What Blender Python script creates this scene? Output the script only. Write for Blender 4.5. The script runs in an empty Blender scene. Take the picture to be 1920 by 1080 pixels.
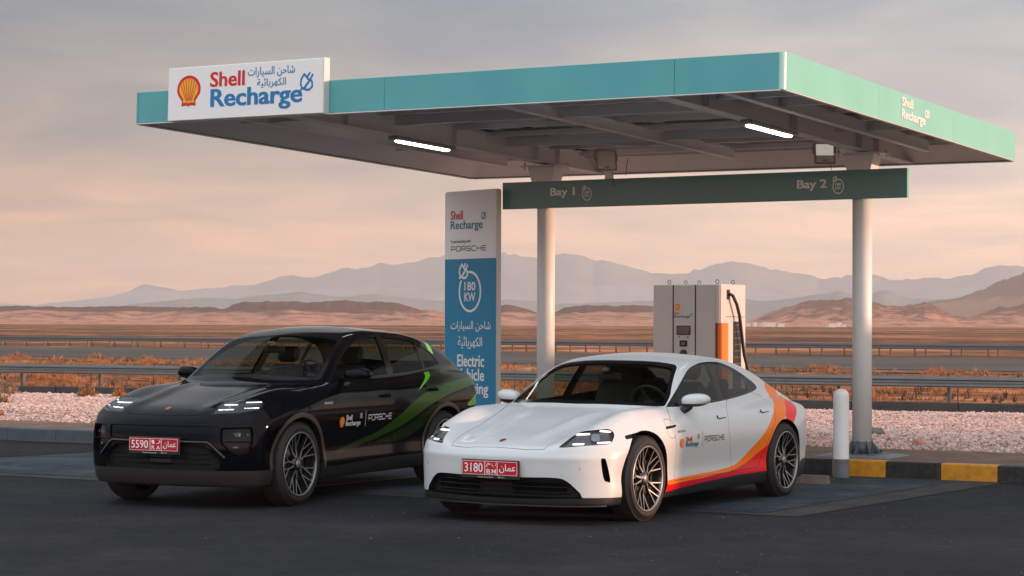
import bpy, bmesh, math, random, json
import numpy as np
from mathutils import Vector, Matrix, Euler

# ------------------------------------------------------------------ camera
scene = bpy.context.scene
COL = scene.collection
CAM_H, CAM_PITCH, CAM_ROLL, CAM_F = 1.667, 0.0167, 0.0036, 3906.8
cam_data = bpy.data.cameras.new('camera')
cam_data.sensor_width = 36.0
cam_data.lens = 36.0 * CAM_F / 1920.0
cam_data.clip_start, cam_data.clip_end = 0.2, 60000.0
cam = bpy.data.objects.new('camera', cam_data)
COL.objects.link(cam)
cam.matrix_world = (Matrix.Translation((0, 0, CAM_H)) @ Matrix.Rotation(math.pi / 2 + CAM_PITCH, 4, 'X')
                    @ Matrix.Rotation(CAM_ROLL, 4, 'Z'))
scene.camera = cam
scene.render.resolution_x, scene.render.resolution_y = 1024, 576
# ------------------------------------------------------------------ sky, sun, exposure
SUN_AZ = math.atan2(-0.156, 0.988)          # direction towards the sun, seen from above (x right, y away from the camera)
SUN_EL = math.radians(5.0)
HAZE = 1.15e-4
world = bpy.data.worlds.new('World'); scene.world = world; world.use_nodes = True
nt = world.node_tree; nt.nodes.clear(); N = nt.nodes.new; L = nt.links.new
out = N('ShaderNodeOutputWorld'); bg = N('ShaderNodeBackground'); L(bg.outputs[0], out.inputs['Surface'])
tc = N('ShaderNodeTexCoord'); sep = N('ShaderNodeSeparateXYZ'); L(tc.outputs['Generated'], sep.inputs[0])
def ramp(fac, stops):
    r = N('ShaderNodeValToRGB'); e = r.color_ramp.elements
    e[0].position, e[0].color = stops[0][0], (*stops[0][1], 1); e[1].position, e[1].color = stops[-1][0], (*stops[-1][1], 1)
    for p, c in stops[1:-1]: q = e.new(p); q.color = (*c, 1)
    L(fac, r.inputs[0]); return r.outputs[0]
def math_(op, a, b=None, c=None):
    n = N('ShaderNodeMath'); n.operation = op
    for i, v in enumerate((a, b, c)):
        if v is None: continue
        if isinstance(v, (int, float)): n.inputs[i].default_value = v
        else: L(v, n.inputs[i])
    return n.outputs[0]
elev = math_('POWER', math_('MAXIMUM', sep.outputs['Z'], 0.0), .5)     # square root spreads the low sky over the ramp
away = ramp(elev, [(0, (.48, .25, .14)), (.14, (.50, .275, .17)), (.22, (.46, .295, .215)), (.30, (.25, .23, .225)), (.39, (.13, .18, .225)), (.60, (.34, .38, .43)), (1, (.52, .58, .66))])
near = ramp(elev, [(0, (1.08, .64, .42)), (.14, (1.08, .70, .49)), (.22, (.97, .71, .56)), (.30, (.66, .60, .55)), (.39, (.41, .455, .49)), (.60, (.50, .51, .53)), (1, (.52, .58, .66))])
dot = math_('ADD', math_('MULTIPLY', sep.outputs['X'], math.cos(SUN_AZ)), math_('MULTIPLY', sep.outputs['Y'], math.sin(SUN_AZ)))
mr = N('ShaderNodeMapRange'); mr.interpolation_type = 'SMOOTHSTEP'; L(dot, mr.inputs['Value'])
mr.inputs['From Min'].default_value = -.62; mr.inputs['From Max'].default_value = .28
mix = N('ShaderNodeMixRGB'); L(mr.outputs[0], mix.inputs[0]); L(away, mix.inputs[1]); L(near, mix.inputs[2])
# thin streaky cloud, laid out on a high plane
den = math_('ADD', math_('MAXIMUM', sep.outputs['Z'], 0.0), .10)
cmb = N('ShaderNodeCombineXYZ'); L(math_('DIVIDE', sep.outputs['X'], den), cmb.inputs[0]); L(math_('MULTIPLY', math_('DIVIDE', sep.outputs['Y'], den), .9), cmb.inputs[1])
no = N('ShaderNodeTexNoise'); no.inputs['Scale'].default_value = 1.5; no.inputs['Detail'].default_value = 7; no.inputs['Roughness'].default_value = .52; no.inputs['Distortion'].default_value = .6
L(cmb.outputs[0], no.inputs['Vector'])
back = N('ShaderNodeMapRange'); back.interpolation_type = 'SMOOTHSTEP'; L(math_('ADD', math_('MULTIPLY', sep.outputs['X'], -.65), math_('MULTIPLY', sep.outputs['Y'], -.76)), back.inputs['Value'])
back.inputs['From Min'].default_value = -.56; back.inputs['From Max'].default_value = .75; back.inputs['To Min'].default_value = 1.0; back.inputs['To Max'].default_value = 2.6  # sky lifted out of view, behind the camera, to brighten front faces
cl = ramp(no.outputs['Fac'], [(.30, (.74, .81, .90)), (.48, (.98, .98, .98)), (.62, (1.20, 1.11, 1.04)), (.72, (1.36, 1.22, 1.12))])
mul = N('ShaderNodeMixRGB'); mul.blend_type = 'MULTIPLY'; mul.inputs[0].default_value = .9; L(mix.outputs[0], mul.inputs[1]); L(cl, mul.inputs[2])
sky = N('ShaderNodeTexSky'); sky.sky_type = 'NISHITA'; sky.sun_disc = False; sky.sun_elevation = SUN_EL; sky.sun_rotation = math.pi / 2 - SUN_AZ; sky.dust_density = 5.0
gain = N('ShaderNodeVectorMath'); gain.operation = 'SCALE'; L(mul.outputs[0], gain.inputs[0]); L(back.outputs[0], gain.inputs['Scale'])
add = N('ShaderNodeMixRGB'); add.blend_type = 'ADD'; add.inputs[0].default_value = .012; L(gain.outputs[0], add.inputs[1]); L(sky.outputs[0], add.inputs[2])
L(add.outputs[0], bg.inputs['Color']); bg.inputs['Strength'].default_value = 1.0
sun_data = bpy.data.lights.new('sun', 'SUN'); sun_data.energy = 5.0; sun_data.angle = math.radians(.6); sun_data.color = (1.0, .55, .37)
sun = bpy.data.objects.new('sun', sun_data); COL.objects.link(sun)
sun_dir = Vector((math.cos(SUN_AZ) * math.cos(SUN_EL), math.sin(SUN_AZ) * math.cos(SUN_EL), math.sin(SUN_EL)))
sun.rotation_euler = sun_dir.to_track_quat('Z', 'Y').to_euler(); sun.location = (60, -10, 30)
scene.view_settings.view_transform = 'Standard'; scene.view_settings.look = 'None'
scene.view_settings.exposure = 0.22; scene.view_settings.gamma = 1.0; scene.view_settings.use_curve_mapping = False
scene.cycles.max_bounces = 8; scene.cycles.transparent_max_bounces = 16; scene.cycles.volume_bounces = 1

# ------------------------------------------------------------------ implicit car surfaces
def curve(pts, sigma=0.05, n=6000):
    """smoothed piecewise-linear curve as a callable"""
    pts = sorted(pts)
    px = np.array([p[0] for p in pts], float); py = np.array([p[1] for p in pts], float)
    a, b = px[0] - 2.5, px[-1] + 2.5
    t = np.linspace(a, b, n); v = np.interp(t, px, py)
    # keep the slope past the ends
    s0 = (py[1] - py[0]) / (px[1] - px[0]); s1 = (py[-1] - py[-2]) / (px[-1] - px[-2])
    v = np.where(t < px[0], py[0] + s0 * (t - px[0]), v); v = np.where(t > px[-1], py[-1] + s1 * (t - px[-1]), v)
    d = t[1] - t[0]; m = int(3 * sigma / d) + 1
    k = np.exp(-0.5 * (np.arange(-m, m + 1) * d / sigma) ** 2); k /= k.sum()
    vp = np.concatenate([v[0] + s0 * d * np.arange(-m, 0), v, v[-1] + s1 * d * np.arange(1, m + 1)])
    v = np.convolve(vp, k, 'valid')
    dv = np.gradient(v, t)
    def c(x): return np.interp(x, t, v)
    c.d = lambda x: np.interp(x, t, dv)
    return c

def smax(a, b, k):
    h = np.maximum(k - np.abs(a - b), 0.0) / k
    return np.maximum(a, b) + h * h * h * k / 6.0
def smin(a, b, k): return -smax(-a, -b, k)
def gauss(x, s): return np.exp(-0.5 * (x / s) ** 2)
def sstep(x, a, b):
    t = np.clip((x - a) / (b - a), 0, 1); return t * t * (3 - 2 * t)

class M:
    """triangle soup with shared vertices"""
    def __init__(s, V, T): s.V, s.T = V, T
    def compact(s):
        if len(s.T) == 0: return M(np.zeros((0, 3)), np.zeros((0, 3), int))
        u, inv = np.unique(s.T, return_inverse=True)
        return M(s.V[u], inv.reshape(-1, 3))

def surfnet(F, lo, hi, h):
    ax = [np.arange(lo[i], hi[i] + h, h) for i in range(3)]
    f = F(ax[0][:, None, None], ax[1][None, :, None], ax[2][None, None, :])
    f = np.broadcast_to(f, (len(ax[0]), len(ax[1]), len(ax[2])))
    ins = f < 0
    nx, ny, nz = f.shape
    c = np.zeros((nx - 1, ny - 1, nz - 1), np.int8)
    for dx in (0, 1):
        for dy in (0, 1):
            for dz in (0, 1):
                c += ins[dx:nx - 1 + dx, dy:ny - 1 + dy, dz:nz - 1 + dz]
    act = (c > 0) & (c < 8)
    idx = -np.ones(act.shape, int); I = np.argwhere(act); idx[act] = np.arange(len(I))
    V = np.stack([ax[k][I[:, k]] + h / 2 for k in range(3)], 1)
    Q = []
    for d in range(3):
        a = [slice(None)] * 3; b = [slice(None)] * 3
        a[d] = slice(0, -1); b[d] = slice(1, None)
        s0, s1 = ins[tuple(a)], ins[tuple(b)]
        ch = np.argwhere(s0 != s1); o = [k for k in range(3) if k != d]
        ok = np.ones(len(ch), bool)
        for k in o: ok &= (ch[:, k] > 0) & (ch[:, k] < f.shape[k] - 1)
        ch = ch[ok]
        def cell(i, j):
            q = ch.copy(); q[:, o[0]] -= i; q[:, o[1]] -= j
            return idx[q[:, 0], q[:, 1], q[:, 2]]
        q = np.stack([cell(1, 1), cell(0, 1), cell(0, 0), cell(1, 0)], 1)
        flip = s0[ch[:, 0], ch[:, 1], ch[:, 2]]
        if d == 1: flip = ~flip
        q[~flip] = q[~flip][:, ::-1]
        Q.append(q)
    Q = np.concatenate(Q)
    return V, Q

def grad(F, V, e=0.003):
    g = np.zeros_like(V)
    for k in range(3):
        A = V.copy(); B = V.copy(); A[:, k] += e; B[:, k] -= e
        g[:, k] = F(A[:, 0], A[:, 1], A[:, 2]) - F(B[:, 0], B[:, 1], B[:, 2])
    return g / (2 * e)
def relax(F, V, n=3, e=0.003, lim=0.02):
    for _ in range(n):
        g = grad(F, V, e); f = F(V[:, 0], V[:, 1], V[:, 2])
        st = -g * (f / np.maximum((g * g).sum(1), 1e-4))[:, None]
        L = np.linalg.norm(st, axis=1, keepdims=True)
        V = V + st * np.minimum(1, lim / np.maximum(L, 1e-9))
    return V
def normals(F, V):
    g = grad(F, V, 0.004); return g / np.maximum(np.linalg.norm(g, axis=1, keepdims=True), 1e-9)

def split(m, g):
    """cut along g = 0, returns (g<0 side, g>=0 side)"""
    V, T = m.V, m.T
    g = np.where(np.abs(g) < 1e-7, 1e-7, g)
    s = g[T] < 0; n = s.sum(1)
    neg, pos = [T[n == 3]], [T[n == 0]]
    mix = T[(n == 1) | (n == 2)]
    if len(mix) == 0: return M(V, neg[0]).compact(), M(V, pos[0]).compact()
    sm = g[mix] < 0; nn = sm.sum(1)
    lone = np.where(nn == 1, np.argmax(sm, 1), np.argmin(sm, 1))
    r = np.arange(len(mix))
    a = mix[r, lone]; b = mix[r, (lone + 1) % 3]; c = mix[r, (lone + 2) % 3]
    E = np.concatenate([np.sort(np.stack([a, b], 1), 1), np.sort(np.stack([a, c], 1), 1)])
    U, inv = np.unique(E, axis=0, return_inverse=True); inv = inv.reshape(-1)
    t = g[U[:, 0]] / (g[U[:, 0]] - g[U[:, 1]])
    P = V[U[:, 0]] + (V[U[:, 1]] - V[U[:, 0]]) * t[:, None]
    base = len(V); ab = base + inv[:len(mix)]; ac = base + inv[len(mix):]
    V2 = np.concatenate([V, P])
    t1 = np.stack([a, ab, ac], 1); t2 = np.stack([ab, b, c], 1); t3 = np.stack([ab, c, ac], 1)
    L = nn == 1
    neg += [t1[L], t2[~L], t3[~L]]; pos += [t1[~L], t2[L], t3[L]]
    return M(V2, np.concatenate(neg)).compact(), M(V2, np.concatenate(pos)).compact()

def smooth_poly(pts, n=6, closed=True):
    """Catmull-Rom; a point given as (x, y, 1) stays a sharp corner"""
    P = [np.array(p[:2], float) for p in pts]; C = [len(p) > 2 for p in pts]; out = []
    N = len(P); rng = range(N) if closed else range(N - 1)
    for i in rng:
        p1, p2 = P[i], P[(i + 1) % N]
        p0 = P[i - 1] if (closed or i > 0) else p1
        p3 = P[(i + 2) % N] if (closed or i + 2 < N) else p2
        if C[i]: p0 = p1
        if C[(i + 1) % N]: p3 = p2
        for j in range(n):
            t = j / n
            out.append(0.5 * (2 * p1 + (p2 - p0) * t + (2 * p0 - 5 * p1 + 4 * p2 - p3) * t * t + (3 * p1 - p0 - 3 * p2 + p3) * t ** 3))
    if not closed: out.append(P[-1])
    return np.array(out)

def sdpoly(px, py, poly):
    """signed distance to a closed polygon, negative inside"""
    d2 = np.full(px.shape, 1e9); ins = np.zeros(px.shape, bool)
    A = poly; B = np.roll(poly, -1, 0)
    for (ax_, ay_), (bx_, by_) in zip(A, B):
        ex, ey = bx_ - ax_, by_ - ay_
        L = ex * ex + ey * ey
        if L < 1e-14: continue
        t = np.clip(((px - ax_) * ex + (py - ay_) * ey) / L, 0, 1)
        dx = px - ax_ - t * ex; dy = py - ay_ - t * ey
        d2 = np.minimum(d2, dx * dx + dy * dy)
        if ay_ != by_:
            cr = ((ay_ > py) != (by_ > py)) & (px < ex * (py - ay_) / ey + ax_)
            ins ^= cr
    d = np.sqrt(d2); return np.where(ins, -d, d)
def dline(px, py, line):
    """signed distance to an open line (sign by side)"""
    best = np.full(px.shape, 1e9); sg = np.ones(px.shape)
    for (ax_, ay_), (bx_, by_) in zip(line[:-1], line[1:]):
        ex, ey = bx_ - ax_, by_ - ay_; L = ex * ex + ey * ey
        t = np.clip(((px - ax_) * ex + (py - ay_) * ey) / L, 0, 1)
        dx = px - ax_ - t * ex; dy = py - ay_ - t * ey; d = np.hypot(dx, dy)
        cr = np.sign(ex * (py - ay_) - ey * (px - ax_))
        w = d < best - 1e-9; best = np.where(w, d, best); sg = np.where(w, cr, sg)
    return best * sg

def proj(V, kind):
    if kind == 'side': return V[:, 0], V[:, 2]
    if kind == 'top': return V[:, 0], V[:, 1]
    if kind == 'front': return V[:, 1], V[:, 2]
    c, s = math.cos(kind), math.sin(kind)           # oblique: looking at the nose, turned by the angle
    return V[:, 1] * c - V[:, 0] * s, V[:, 2]

def boundary(m):
    E = np.concatenate([m.T[:, [0, 1]], m.T[:, [1, 2]], m.T[:, [2, 0]]])
    key = np.sort(E, 1); U, inv, cnt = np.unique(key, axis=0, return_inverse=True, return_counts=True)
    return E[cnt[inv.reshape(-1)] == 1]
def skirt(m, off):
    """wall going inward from the open rim of m; off = (n,3) offsets per vertex or one vector; vertices on y=0 are left out"""
    E = boundary(m)
    E = E[~((np.abs(m.V[E[:, 0], 1]) < 2e-4) & (np.abs(m.V[E[:, 1], 1]) < 2e-4))]
    off = np.broadcast_to(off, m.V.shape)
    n = len(m.V); V = np.concatenate([m.V, m.V + off])
    T = np.concatenate([np.stack([E[:, 1], E[:, 0], E[:, 0] + n], 1), np.stack([E[:, 1], E[:, 0] + n, E[:, 1] + n], 1)])
    return M(V, T).compact()
def join(*ms):
    ms = [m for m in ms if m is not None and len(m.T)]
    V, T, o = [], [], 0
    for m in ms: V.append(m.V); T.append(m.T + o); o += len(m.V)
    return M(np.concatenate(V), np.concatenate(T)) if ms else M(np.zeros((0, 3)), np.zeros((0, 3), int))
def mirror(m): return M(m.V * np.array([1, -1, 1]), m.T[:, ::-1])
def weld(m, tol=1e-5):
    k = np.round(m.V / tol).astype(np.int64); _, i, inv = np.unique(k, axis=0, return_index=True, return_inverse=True)
    T = inv.reshape(-1)[m.T]; ok = (T[:, 0] != T[:, 1]) & (T[:, 1] != T[:, 2]) & (T[:, 0] != T[:, 2])
    return M(m.V[i], T[ok])
def extract(F, lo, hi, h):
    V, Q = surfnet(F, lo, hi, h)
    V = relax(F, V, 3)
    E = np.concatenate([Q[:, [0, 1]], Q[:, [1, 2]], Q[:, [2, 3]], Q[:, [3, 0]]])
    for _ in range(3):                # even the mesh out along the surface
        A = np.zeros_like(V); n = np.zeros(len(V))
        for k in range(3):
            A[:, k] = np.bincount(E[:, 0], V[E[:, 1], k], len(V)) + np.bincount(E[:, 1], V[E[:, 0], k], len(V))
        n = np.bincount(E[:, 0], minlength=len(V)) + np.bincount(E[:, 1], minlength=len(V))
        V = V * .4 + .6 * A / np.maximum(n, 1)[:, None]
        V = relax(F, V, 2)
    T = np.concatenate([Q[:, [0, 1, 2]], Q[:, [0, 2, 3]]])
    m = M(V, T)
    _, m = split(m, V[:, 1])          # keep y >= 0
    return m
# ------------------------------------------------------------------ the two cars' outer surfaces (x forward from the front axle, y to the side, z up)
def make_field_saloon():
    W = curve([(1.0, .955), (.5, .965), (0, .975), (-.5, .962), (-1.1, .945), (-1.8, .945), (-2.4, .968), (-2.9, .985), (-3.3, .98), (-3.7, .94), (-4.1, .90)], .12)
    S = curve([(.08, .10), (.17, .05), (.26, .018), (.40, .030), (.52, .012), (.62, .0), (.70, .004), (.78, .022), (.86, .065), (.94, .13), (1.02, .22)], .035)
    HC = curve([(1.05, .56), (.93, .615), (.80, .672), (.6, .722), (.3, .778), (0, .85), (-.4, .915), (-.8, .94), (-1.3, .93), (-2.4, .93), (-3.2, .95), (-3.55, .925), (-3.8, .885), (-4.1, .82)], .06)
    FB = curve([(1.0, .01), (.7, .08), (.4, .145), (0, .155), (-.4, .09), (-.8, .03), (-1.4, .0), (-2.2, .0), (-2.9, .015), (-3.5, .0), (-4.1, -.02)], .12)
    FY = curve([(1.0, .68), (.5, .73), (0, .775), (-.8, .76), (-2., .78), (-3, .80), (-4.1, .70)], .15)
    PF = curve([(0, 0), (.2, .010), (.4, .04), (.55, .08), (.68, .135), (.78, .19), (.86, .27), (.93, .38), (1.0, .55)], .04)
    ZF = curve([(.10, .08), (.17, .03), (.24, .015), (.33, .012), (.42, .006), (.50, .004), (.56, .0), (.585, .014), (.63, .032), (.67, .056), (.72, .11), (.80, .19)], .012)
    PR = curve([(0, 0), (.3, .02), (.5, .06), (.7, .14), (.82, .24), (.90, .38), (.97, .6), (1.0, .8)], .05)
    ZR = curve([(.10, .22), (.2, .10), (.32, .05), (.50, .02), (.65, .0), (.80, .03), (.90, .06), (.96, .06), (1.02, .10)], .03)
    R = curve([(-.20, .79), (-.42, .905), (-.70, 1.06), (-1.00, 1.222), (-1.21, 1.313), (-1.5, 1.375), (-1.9, 1.396), (-2.2, 1.380), (-2.6, 1.322), (-3.0, 1.225), (-3.4, 1.105), (-3.7, 1.01), (-3.95, .935), (-4.1, .88)], .07)
    GW = curve([(-.2, .76), (-.6, .81), (-1.0, .84), (-1.5, .85), (-2.1, .84), (-2.6, .80), (-3.0, .755), (-3.4, .69), (-3.8, .60), (-4.1, .52)], .12)
    GS = curve([(.4, -.052), (.78, -.05), (.92, .0), (1.05, .058), (1.18, .12), (1.30, .19), (1.38, .25)], .04)
    def F(x, y, z):
        ay = np.abs(y)
        side = (ay - (W(x) - S(z))) * .97
        # hood creases and fender crowns
        crown = FB(x) * gauss(ay - FY(x), .13)
        hoodfall = -.055 * (ay / .75) ** 2.0 * sstep(x, -1.2, -.2) - .02 * (ay / .8) ** 2
        rib = .024 * gauss(ay - (.36 - .10 * sstep(x, -.6, .7)), .050) * sstep(x, -.7, -.1) * (1 - sstep(x, .45, .8))
        top = (z - (HC(x) + crown + hoodfall + rib - .25 * np.maximum(ay - .82, 0))) / np.sqrt(1 + HC.d(x) ** 2)
        front = (x - (.93 - PF(ay) - ZF(z))) / np.sqrt(1 + PF.d(ay) ** 2 + ZF.d(z) ** 2)
        rear = (-x - (4.00 - PR(ay) - ZR(z))) / np.sqrt(1 + PR.d(ay) ** 2 + ZR.d(z) ** 2)
        bot = .155 - z
        b = smax(side, top, .085 + .16 * sstep(-x, 2.9, 3.6)); b = smax(b, front, .05); b = smax(b, rear, .05); b = smax(b, bot, .04)
        # fender flares: crowns over both wheels
        # greenhouse
        xx = x + .13 * ay * ay * (1 - sstep(-x, .9, 1.8)) - .22 * ay * ay * sstep(-x, 2.3, 3.3)
        roof = (z - (R(xx) - .045 * (ay / .6) ** 2)) / np.sqrt(1 + R.d(x) ** 2)
        gside = (ay - (GW(x) - GS(z))) * .90
        g = smax(roof, gside, .055); g = smax(g, .6 - z, .05); g = smax(g, -x - 3.95, .03)
        return smin(b, g, .035 + .13 * sstep(-x, 2.5, 3.3))
    return F

def make_field_suv():
    W = curve([(.95, .90), (.5, .95), (0, .982), (-.5, .95), (-1.1, .925), (-1.8, .925), (-2.4, .955), (-2.9, .985), (-3.3, .98), (-3.6, .965), (-4.0, .94)], .12)
    S = curve([(.12, .10), (.22, .05), (.34, .015), (.48, .035), (.62, .022), (.75, .004), (.86, .0), (.94, .01), (1.02, .04), (1.10, .09), (1.18, .16), (1.3, .3)], .035)
    HC = curve([(1.0, .74), (.88, .80), (.78, .858), (.6, .915), (.3, .97), (0, 1.03), (-.4, 1.09), (-.8, 1.12), (-1.3, 1.11), (-2.4, 1.13), (-3.0, 1.155), (-3.5, 1.17), (-4.0, 1.15)], .06)
    FB = curve([(1.0, .01), (.7, .05), (.4, .09), (0, .095), (-.4, .045), (-.8, .02), (-1.4, .0), (-2.2, .0), (-2.9, .02), (-3.5, .0), (-4.1, -.02)], .12)
    FY = curve([(1.0, .62), (.5, .68), (0, .735), (-.8, .76), (-2., .78), (-3, .80), (-4.1, .70)], .15)
    PF = curve([(0, 0), (.2, .008), (.4, .03), (.55, .06), (.68, .105), (.78, .16), (.86, .23), (.93, .33), (1.0, .5)], .04)
    ZF = curve([(.14, .13), (.22, .06), (.30, .025), (.42, .0), (.55, .0), (.68, .01), (.76, .03), (.83, .075), (.90, .15), (1.0, .26)], .025)
    PR = curve([(0, 0), (.3, .015), (.5, .04), (.7, .09), (.82, .15), (.90, .22), (.97, .34), (1.05, .5)], .05)
    ZR = curve([(.14, .22), (.24, .10), (.36, .04), (.55, .01), (.75, .0), (.95, .0), (1.1, .05), (1.2, .12)], .03)
    R = curve([(-.20, .98), (-.45, 1.10), (-.70, 1.245), (-.95, 1.39), (-1.15, 1.49), (-1.35, 1.57), (-1.6, 1.61), (-1.9, 1.628), (-2.3, 1.615), (-2.7, 1.595), (-3.0, 1.555), (-3.3, 1.495), (-3.55, 1.415), (-3.8, 1.28), (-4.0, 1.13)], .07)
    GW = curve([(-.2, .73), (-.6, .79), (-1.0, .82), (-1.5, .83), (-2.1, .815), (-2.6, .80), (-3.0, .79), (-3.4, .75), (-3.8, .70), (-4.1, .64)], .12)
    GS = curve([(.6, -.042), (.98, -.04), (1.10, .0), (1.22, .048), (1.36, .115), (1.48, .18), (1.6, .26)], .04)
    def F(x, y, z):
        ay = np.abs(y)
        side = (ay - (W(x) - S(z))) * .97
        crown = FB(x) * gauss(ay - FY(x), .14)
        hoodfall = -.05 * (ay / .75) ** 2.0 * sstep(x, -1.2, -.2) - .02 * (ay / .8) ** 2
        rib = .022 * gauss(ay - (.50 - .10 * sstep(x, -.6, .7)), .05) * sstep(x, -.7, -.1) * (1 - sstep(x, .45, .8))
        top = (z - (HC(x) + crown + hoodfall + rib - .25 * np.maximum(ay - .82, 0))) / np.sqrt(1 + HC.d(x) ** 2)
        front = (x - (.88 - PF(ay) - ZF(z))) / np.sqrt(1 + PF.d(ay) ** 2 + ZF.d(z) ** 2)
        rear = (-x - (3.96 - PR(ay) - ZR(z))) / np.sqrt(1 + PR.d(ay) ** 2 + ZR.d(z) ** 2)
        bot = .20 - z
        b = smax(side, top, .085 + .06 * sstep(-x, 3.0, 3.7)); b = smax(b, front, .05); b = smax(b, rear, .06); b = smax(b, bot, .04)
        xx = x + .17 * ay * ay * (1 - sstep(-x, .8, 1.6)) - .12 * ay * ay * sstep(-x, 2.3, 3.3)
        roof = (z - (R(xx) - .05 * (ay / .6) ** 2)) / np.sqrt(1 + R.d(x) ** 2)
        gside = (ay - (GW(x) - GS(z))) * .92
        g = smax(roof, gside, .09); g = smax(g, .75 - z, .05); g = smax(g, -x - 3.88, .05)
        return smin(b, g, .04 + .07 * sstep(-x, 2.7, 3.4))
    return F
# ------------------------------------------------------------------ helpers
R = math.radians
rnd = random.Random(7)
def rgb(*c): return (c[0], c[1], c[2], 1.0)
MATS = {}
def mat(name, color=(.5, .5, .5), rough=.5, metal=0.0, coat=0.0, emit=None, estr=0.0, alpha=None, spec=None, noise=None, bump=None):
    """principled material; noise = (scale, amount, second colour), bump = (scale, strength)"""
    m = bpy.data.materials.new(name); m.use_nodes = True; nt = m.node_tree; b = nt.nodes['Principled BSDF']
    b.inputs['Base Color'].default_value = rgb(*color); b.inputs['Roughness'].default_value = rough; b.inputs['Metallic'].default_value = metal
    b.inputs['Coat Weight'].default_value = coat; b.inputs['Coat Roughness'].default_value = .03
    if spec is not None: b.inputs['Specular IOR Level'].default_value = spec
    if emit: b.inputs['Emission Color'].default_value = rgb(*emit); b.inputs['Emission Strength'].default_value = estr
    if noise or bump:
        tc = nt.nodes.new('ShaderNodeTexCoord')
    if noise:
        n = nt.nodes.new('ShaderNodeTexNoise'); n.inputs['Scale'].default_value = noise[0]; n.inputs['Detail'].default_value = 6
        n.inputs['Roughness'].default_value = .65
        r = nt.nodes.new('ShaderNodeValToRGB'); r.color_ramp.elements[0].color = rgb(*color); r.color_ramp.elements[1].color = rgb(*noise[2])
        r.color_ramp.elements[0].position = .5 - noise[1] / 2; r.color_ramp.elements[1].position = .5 + noise[1] / 2
        nt.links.new(tc.outputs['Object'], n.inputs['Vector']); nt.links.new(n.outputs['Fac'], r.inputs['Fac'])
        nt.links.new(r.outputs['Color'], b.inputs['Base Color'])
    if bump:
        n2 = nt.nodes.new('ShaderNodeTexNoise'); n2.inputs['Scale'].default_value = bump[0]; n2.inputs['Detail'].default_value = 4
        bp = nt.nodes.new('ShaderNodeBump'); bp.inputs['Strength'].default_value = bump[1]; bp.inputs['Distance'].default_value = bump[2] if len(bump) > 2 else .01
        nt.links.new(tc.outputs['Object'], n2.inputs['Vector']); nt.links.new(n2.outputs['Fac'], bp.inputs['Height'])
        nt.links.new(bp.outputs['Normal'], b.inputs['Normal'])
    MATS[name] = m
    return m

def glass_mat(name, tint, rough=0.0, refl=1.0):
    """thin pane: tinted straight-through transmission plus a mirror-like surface reflection"""
    m = bpy.data.materials.new(name); m.use_nodes = True; nt = m.node_tree; nt.nodes.clear()
    o = nt.nodes.new('ShaderNodeOutputMaterial'); mx = nt.nodes.new('ShaderNodeMixShader')
    t = nt.nodes.new('ShaderNodeBsdfTransparent'); t.inputs[0].default_value = rgb(*tint)
    g = nt.nodes.new('ShaderNodeBsdfGlossy'); g.inputs['Roughness'].default_value = rough; g.inputs['Color'].default_value = (1, 1, 1, 1)
    ge = nt.nodes.new('ShaderNodeNewGeometry'); dp = nt.nodes.new('ShaderNodeVectorMath'); dp.operation = 'DOT_PRODUCT'
    nt.links.new(ge.outputs['Incoming'], dp.inputs[0]); nt.links.new(ge.outputs['Normal'], dp.inputs[1])
    prev = dp.outputs['Value']
    for op, v in (('ABSOLUTE', None), ('SUBTRACT', 1.0), ('POWER', 5.0), ('MULTIPLY', .92 * refl), ('ADD', .04 * refl)):     # Schlick, the same from both sides of the pane
        q = nt.nodes.new('ShaderNodeMath'); q.operation = op
        if op == 'SUBTRACT': q.inputs[0].default_value = v; nt.links.new(prev, q.inputs[1])
        else:
            nt.links.new(prev, q.inputs[0])
            if v is not None: q.inputs[1].default_value = v
        prev = q.outputs[0]
    nt.links.new(prev, mx.inputs[0]); nt.links.new(t.outputs[0], mx.inputs[1]); nt.links.new(g.outputs[0], mx.inputs[2])
    nt.links.new(mx.outputs[0], o.inputs['Surface']); MATS[name] = m
    return m

def thing(name, label, cat, loc=(0, 0, 0), rotz=0.0, group=None):
    o = bpy.data.objects.new(name, None); COL.objects.link(o); o.empty_display_size = .2
    o.location = loc; o.rotation_euler = (0, 0, rotz); o['label'] = label; o['category'] = cat
    if group: o['group'] = group
    return o
def tag(o, label=None, cat=None, group=None, kind=None):
    if label: o['label'] = label
    if cat: o['category'] = cat
    if group: o['group'] = group
    if kind: o['kind'] = kind
    return o
def mesh_obj(name, V, Fc, m, parent=None, smooth=False, norms=None, mi=None):
    me = bpy.data.meshes.new(name)
    V = np.asarray(V, float)
    if isinstance(Fc, np.ndarray) and Fc.ndim == 2:
        n, k = Fc.shape
        me.vertices.add(len(V)); me.vertices.foreach_set('co', V.ravel())
        me.loops.add(n * k); me.loops.foreach_set('vertex_index', Fc.astype(np.int32).ravel())
        me.polygons.add(n); me.polygons.foreach_set('loop_start', np.arange(0, n * k, k, dtype=np.int32))
        me.update(calc_edges=True)
    else:
        me.from_pydata([tuple(v) for v in V], [], Fc); me.update()
    for mm in (m if isinstance(m, (list, tuple)) else [m]): me.materials.append(mm)
    if mi is not None: me.polygons.foreach_set('material_index', np.asarray(mi, np.int32))
    if smooth or norms is not None: me.polygons.foreach_set('use_smooth', np.ones(len(me.polygons), bool))
    if norms is not None: me.normals_split_custom_set_from_vertices(norms.tolist())
    o = bpy.data.objects.new(name, me); COL.objects.link(o)
    if parent: o.parent = parent
    return o

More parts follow.
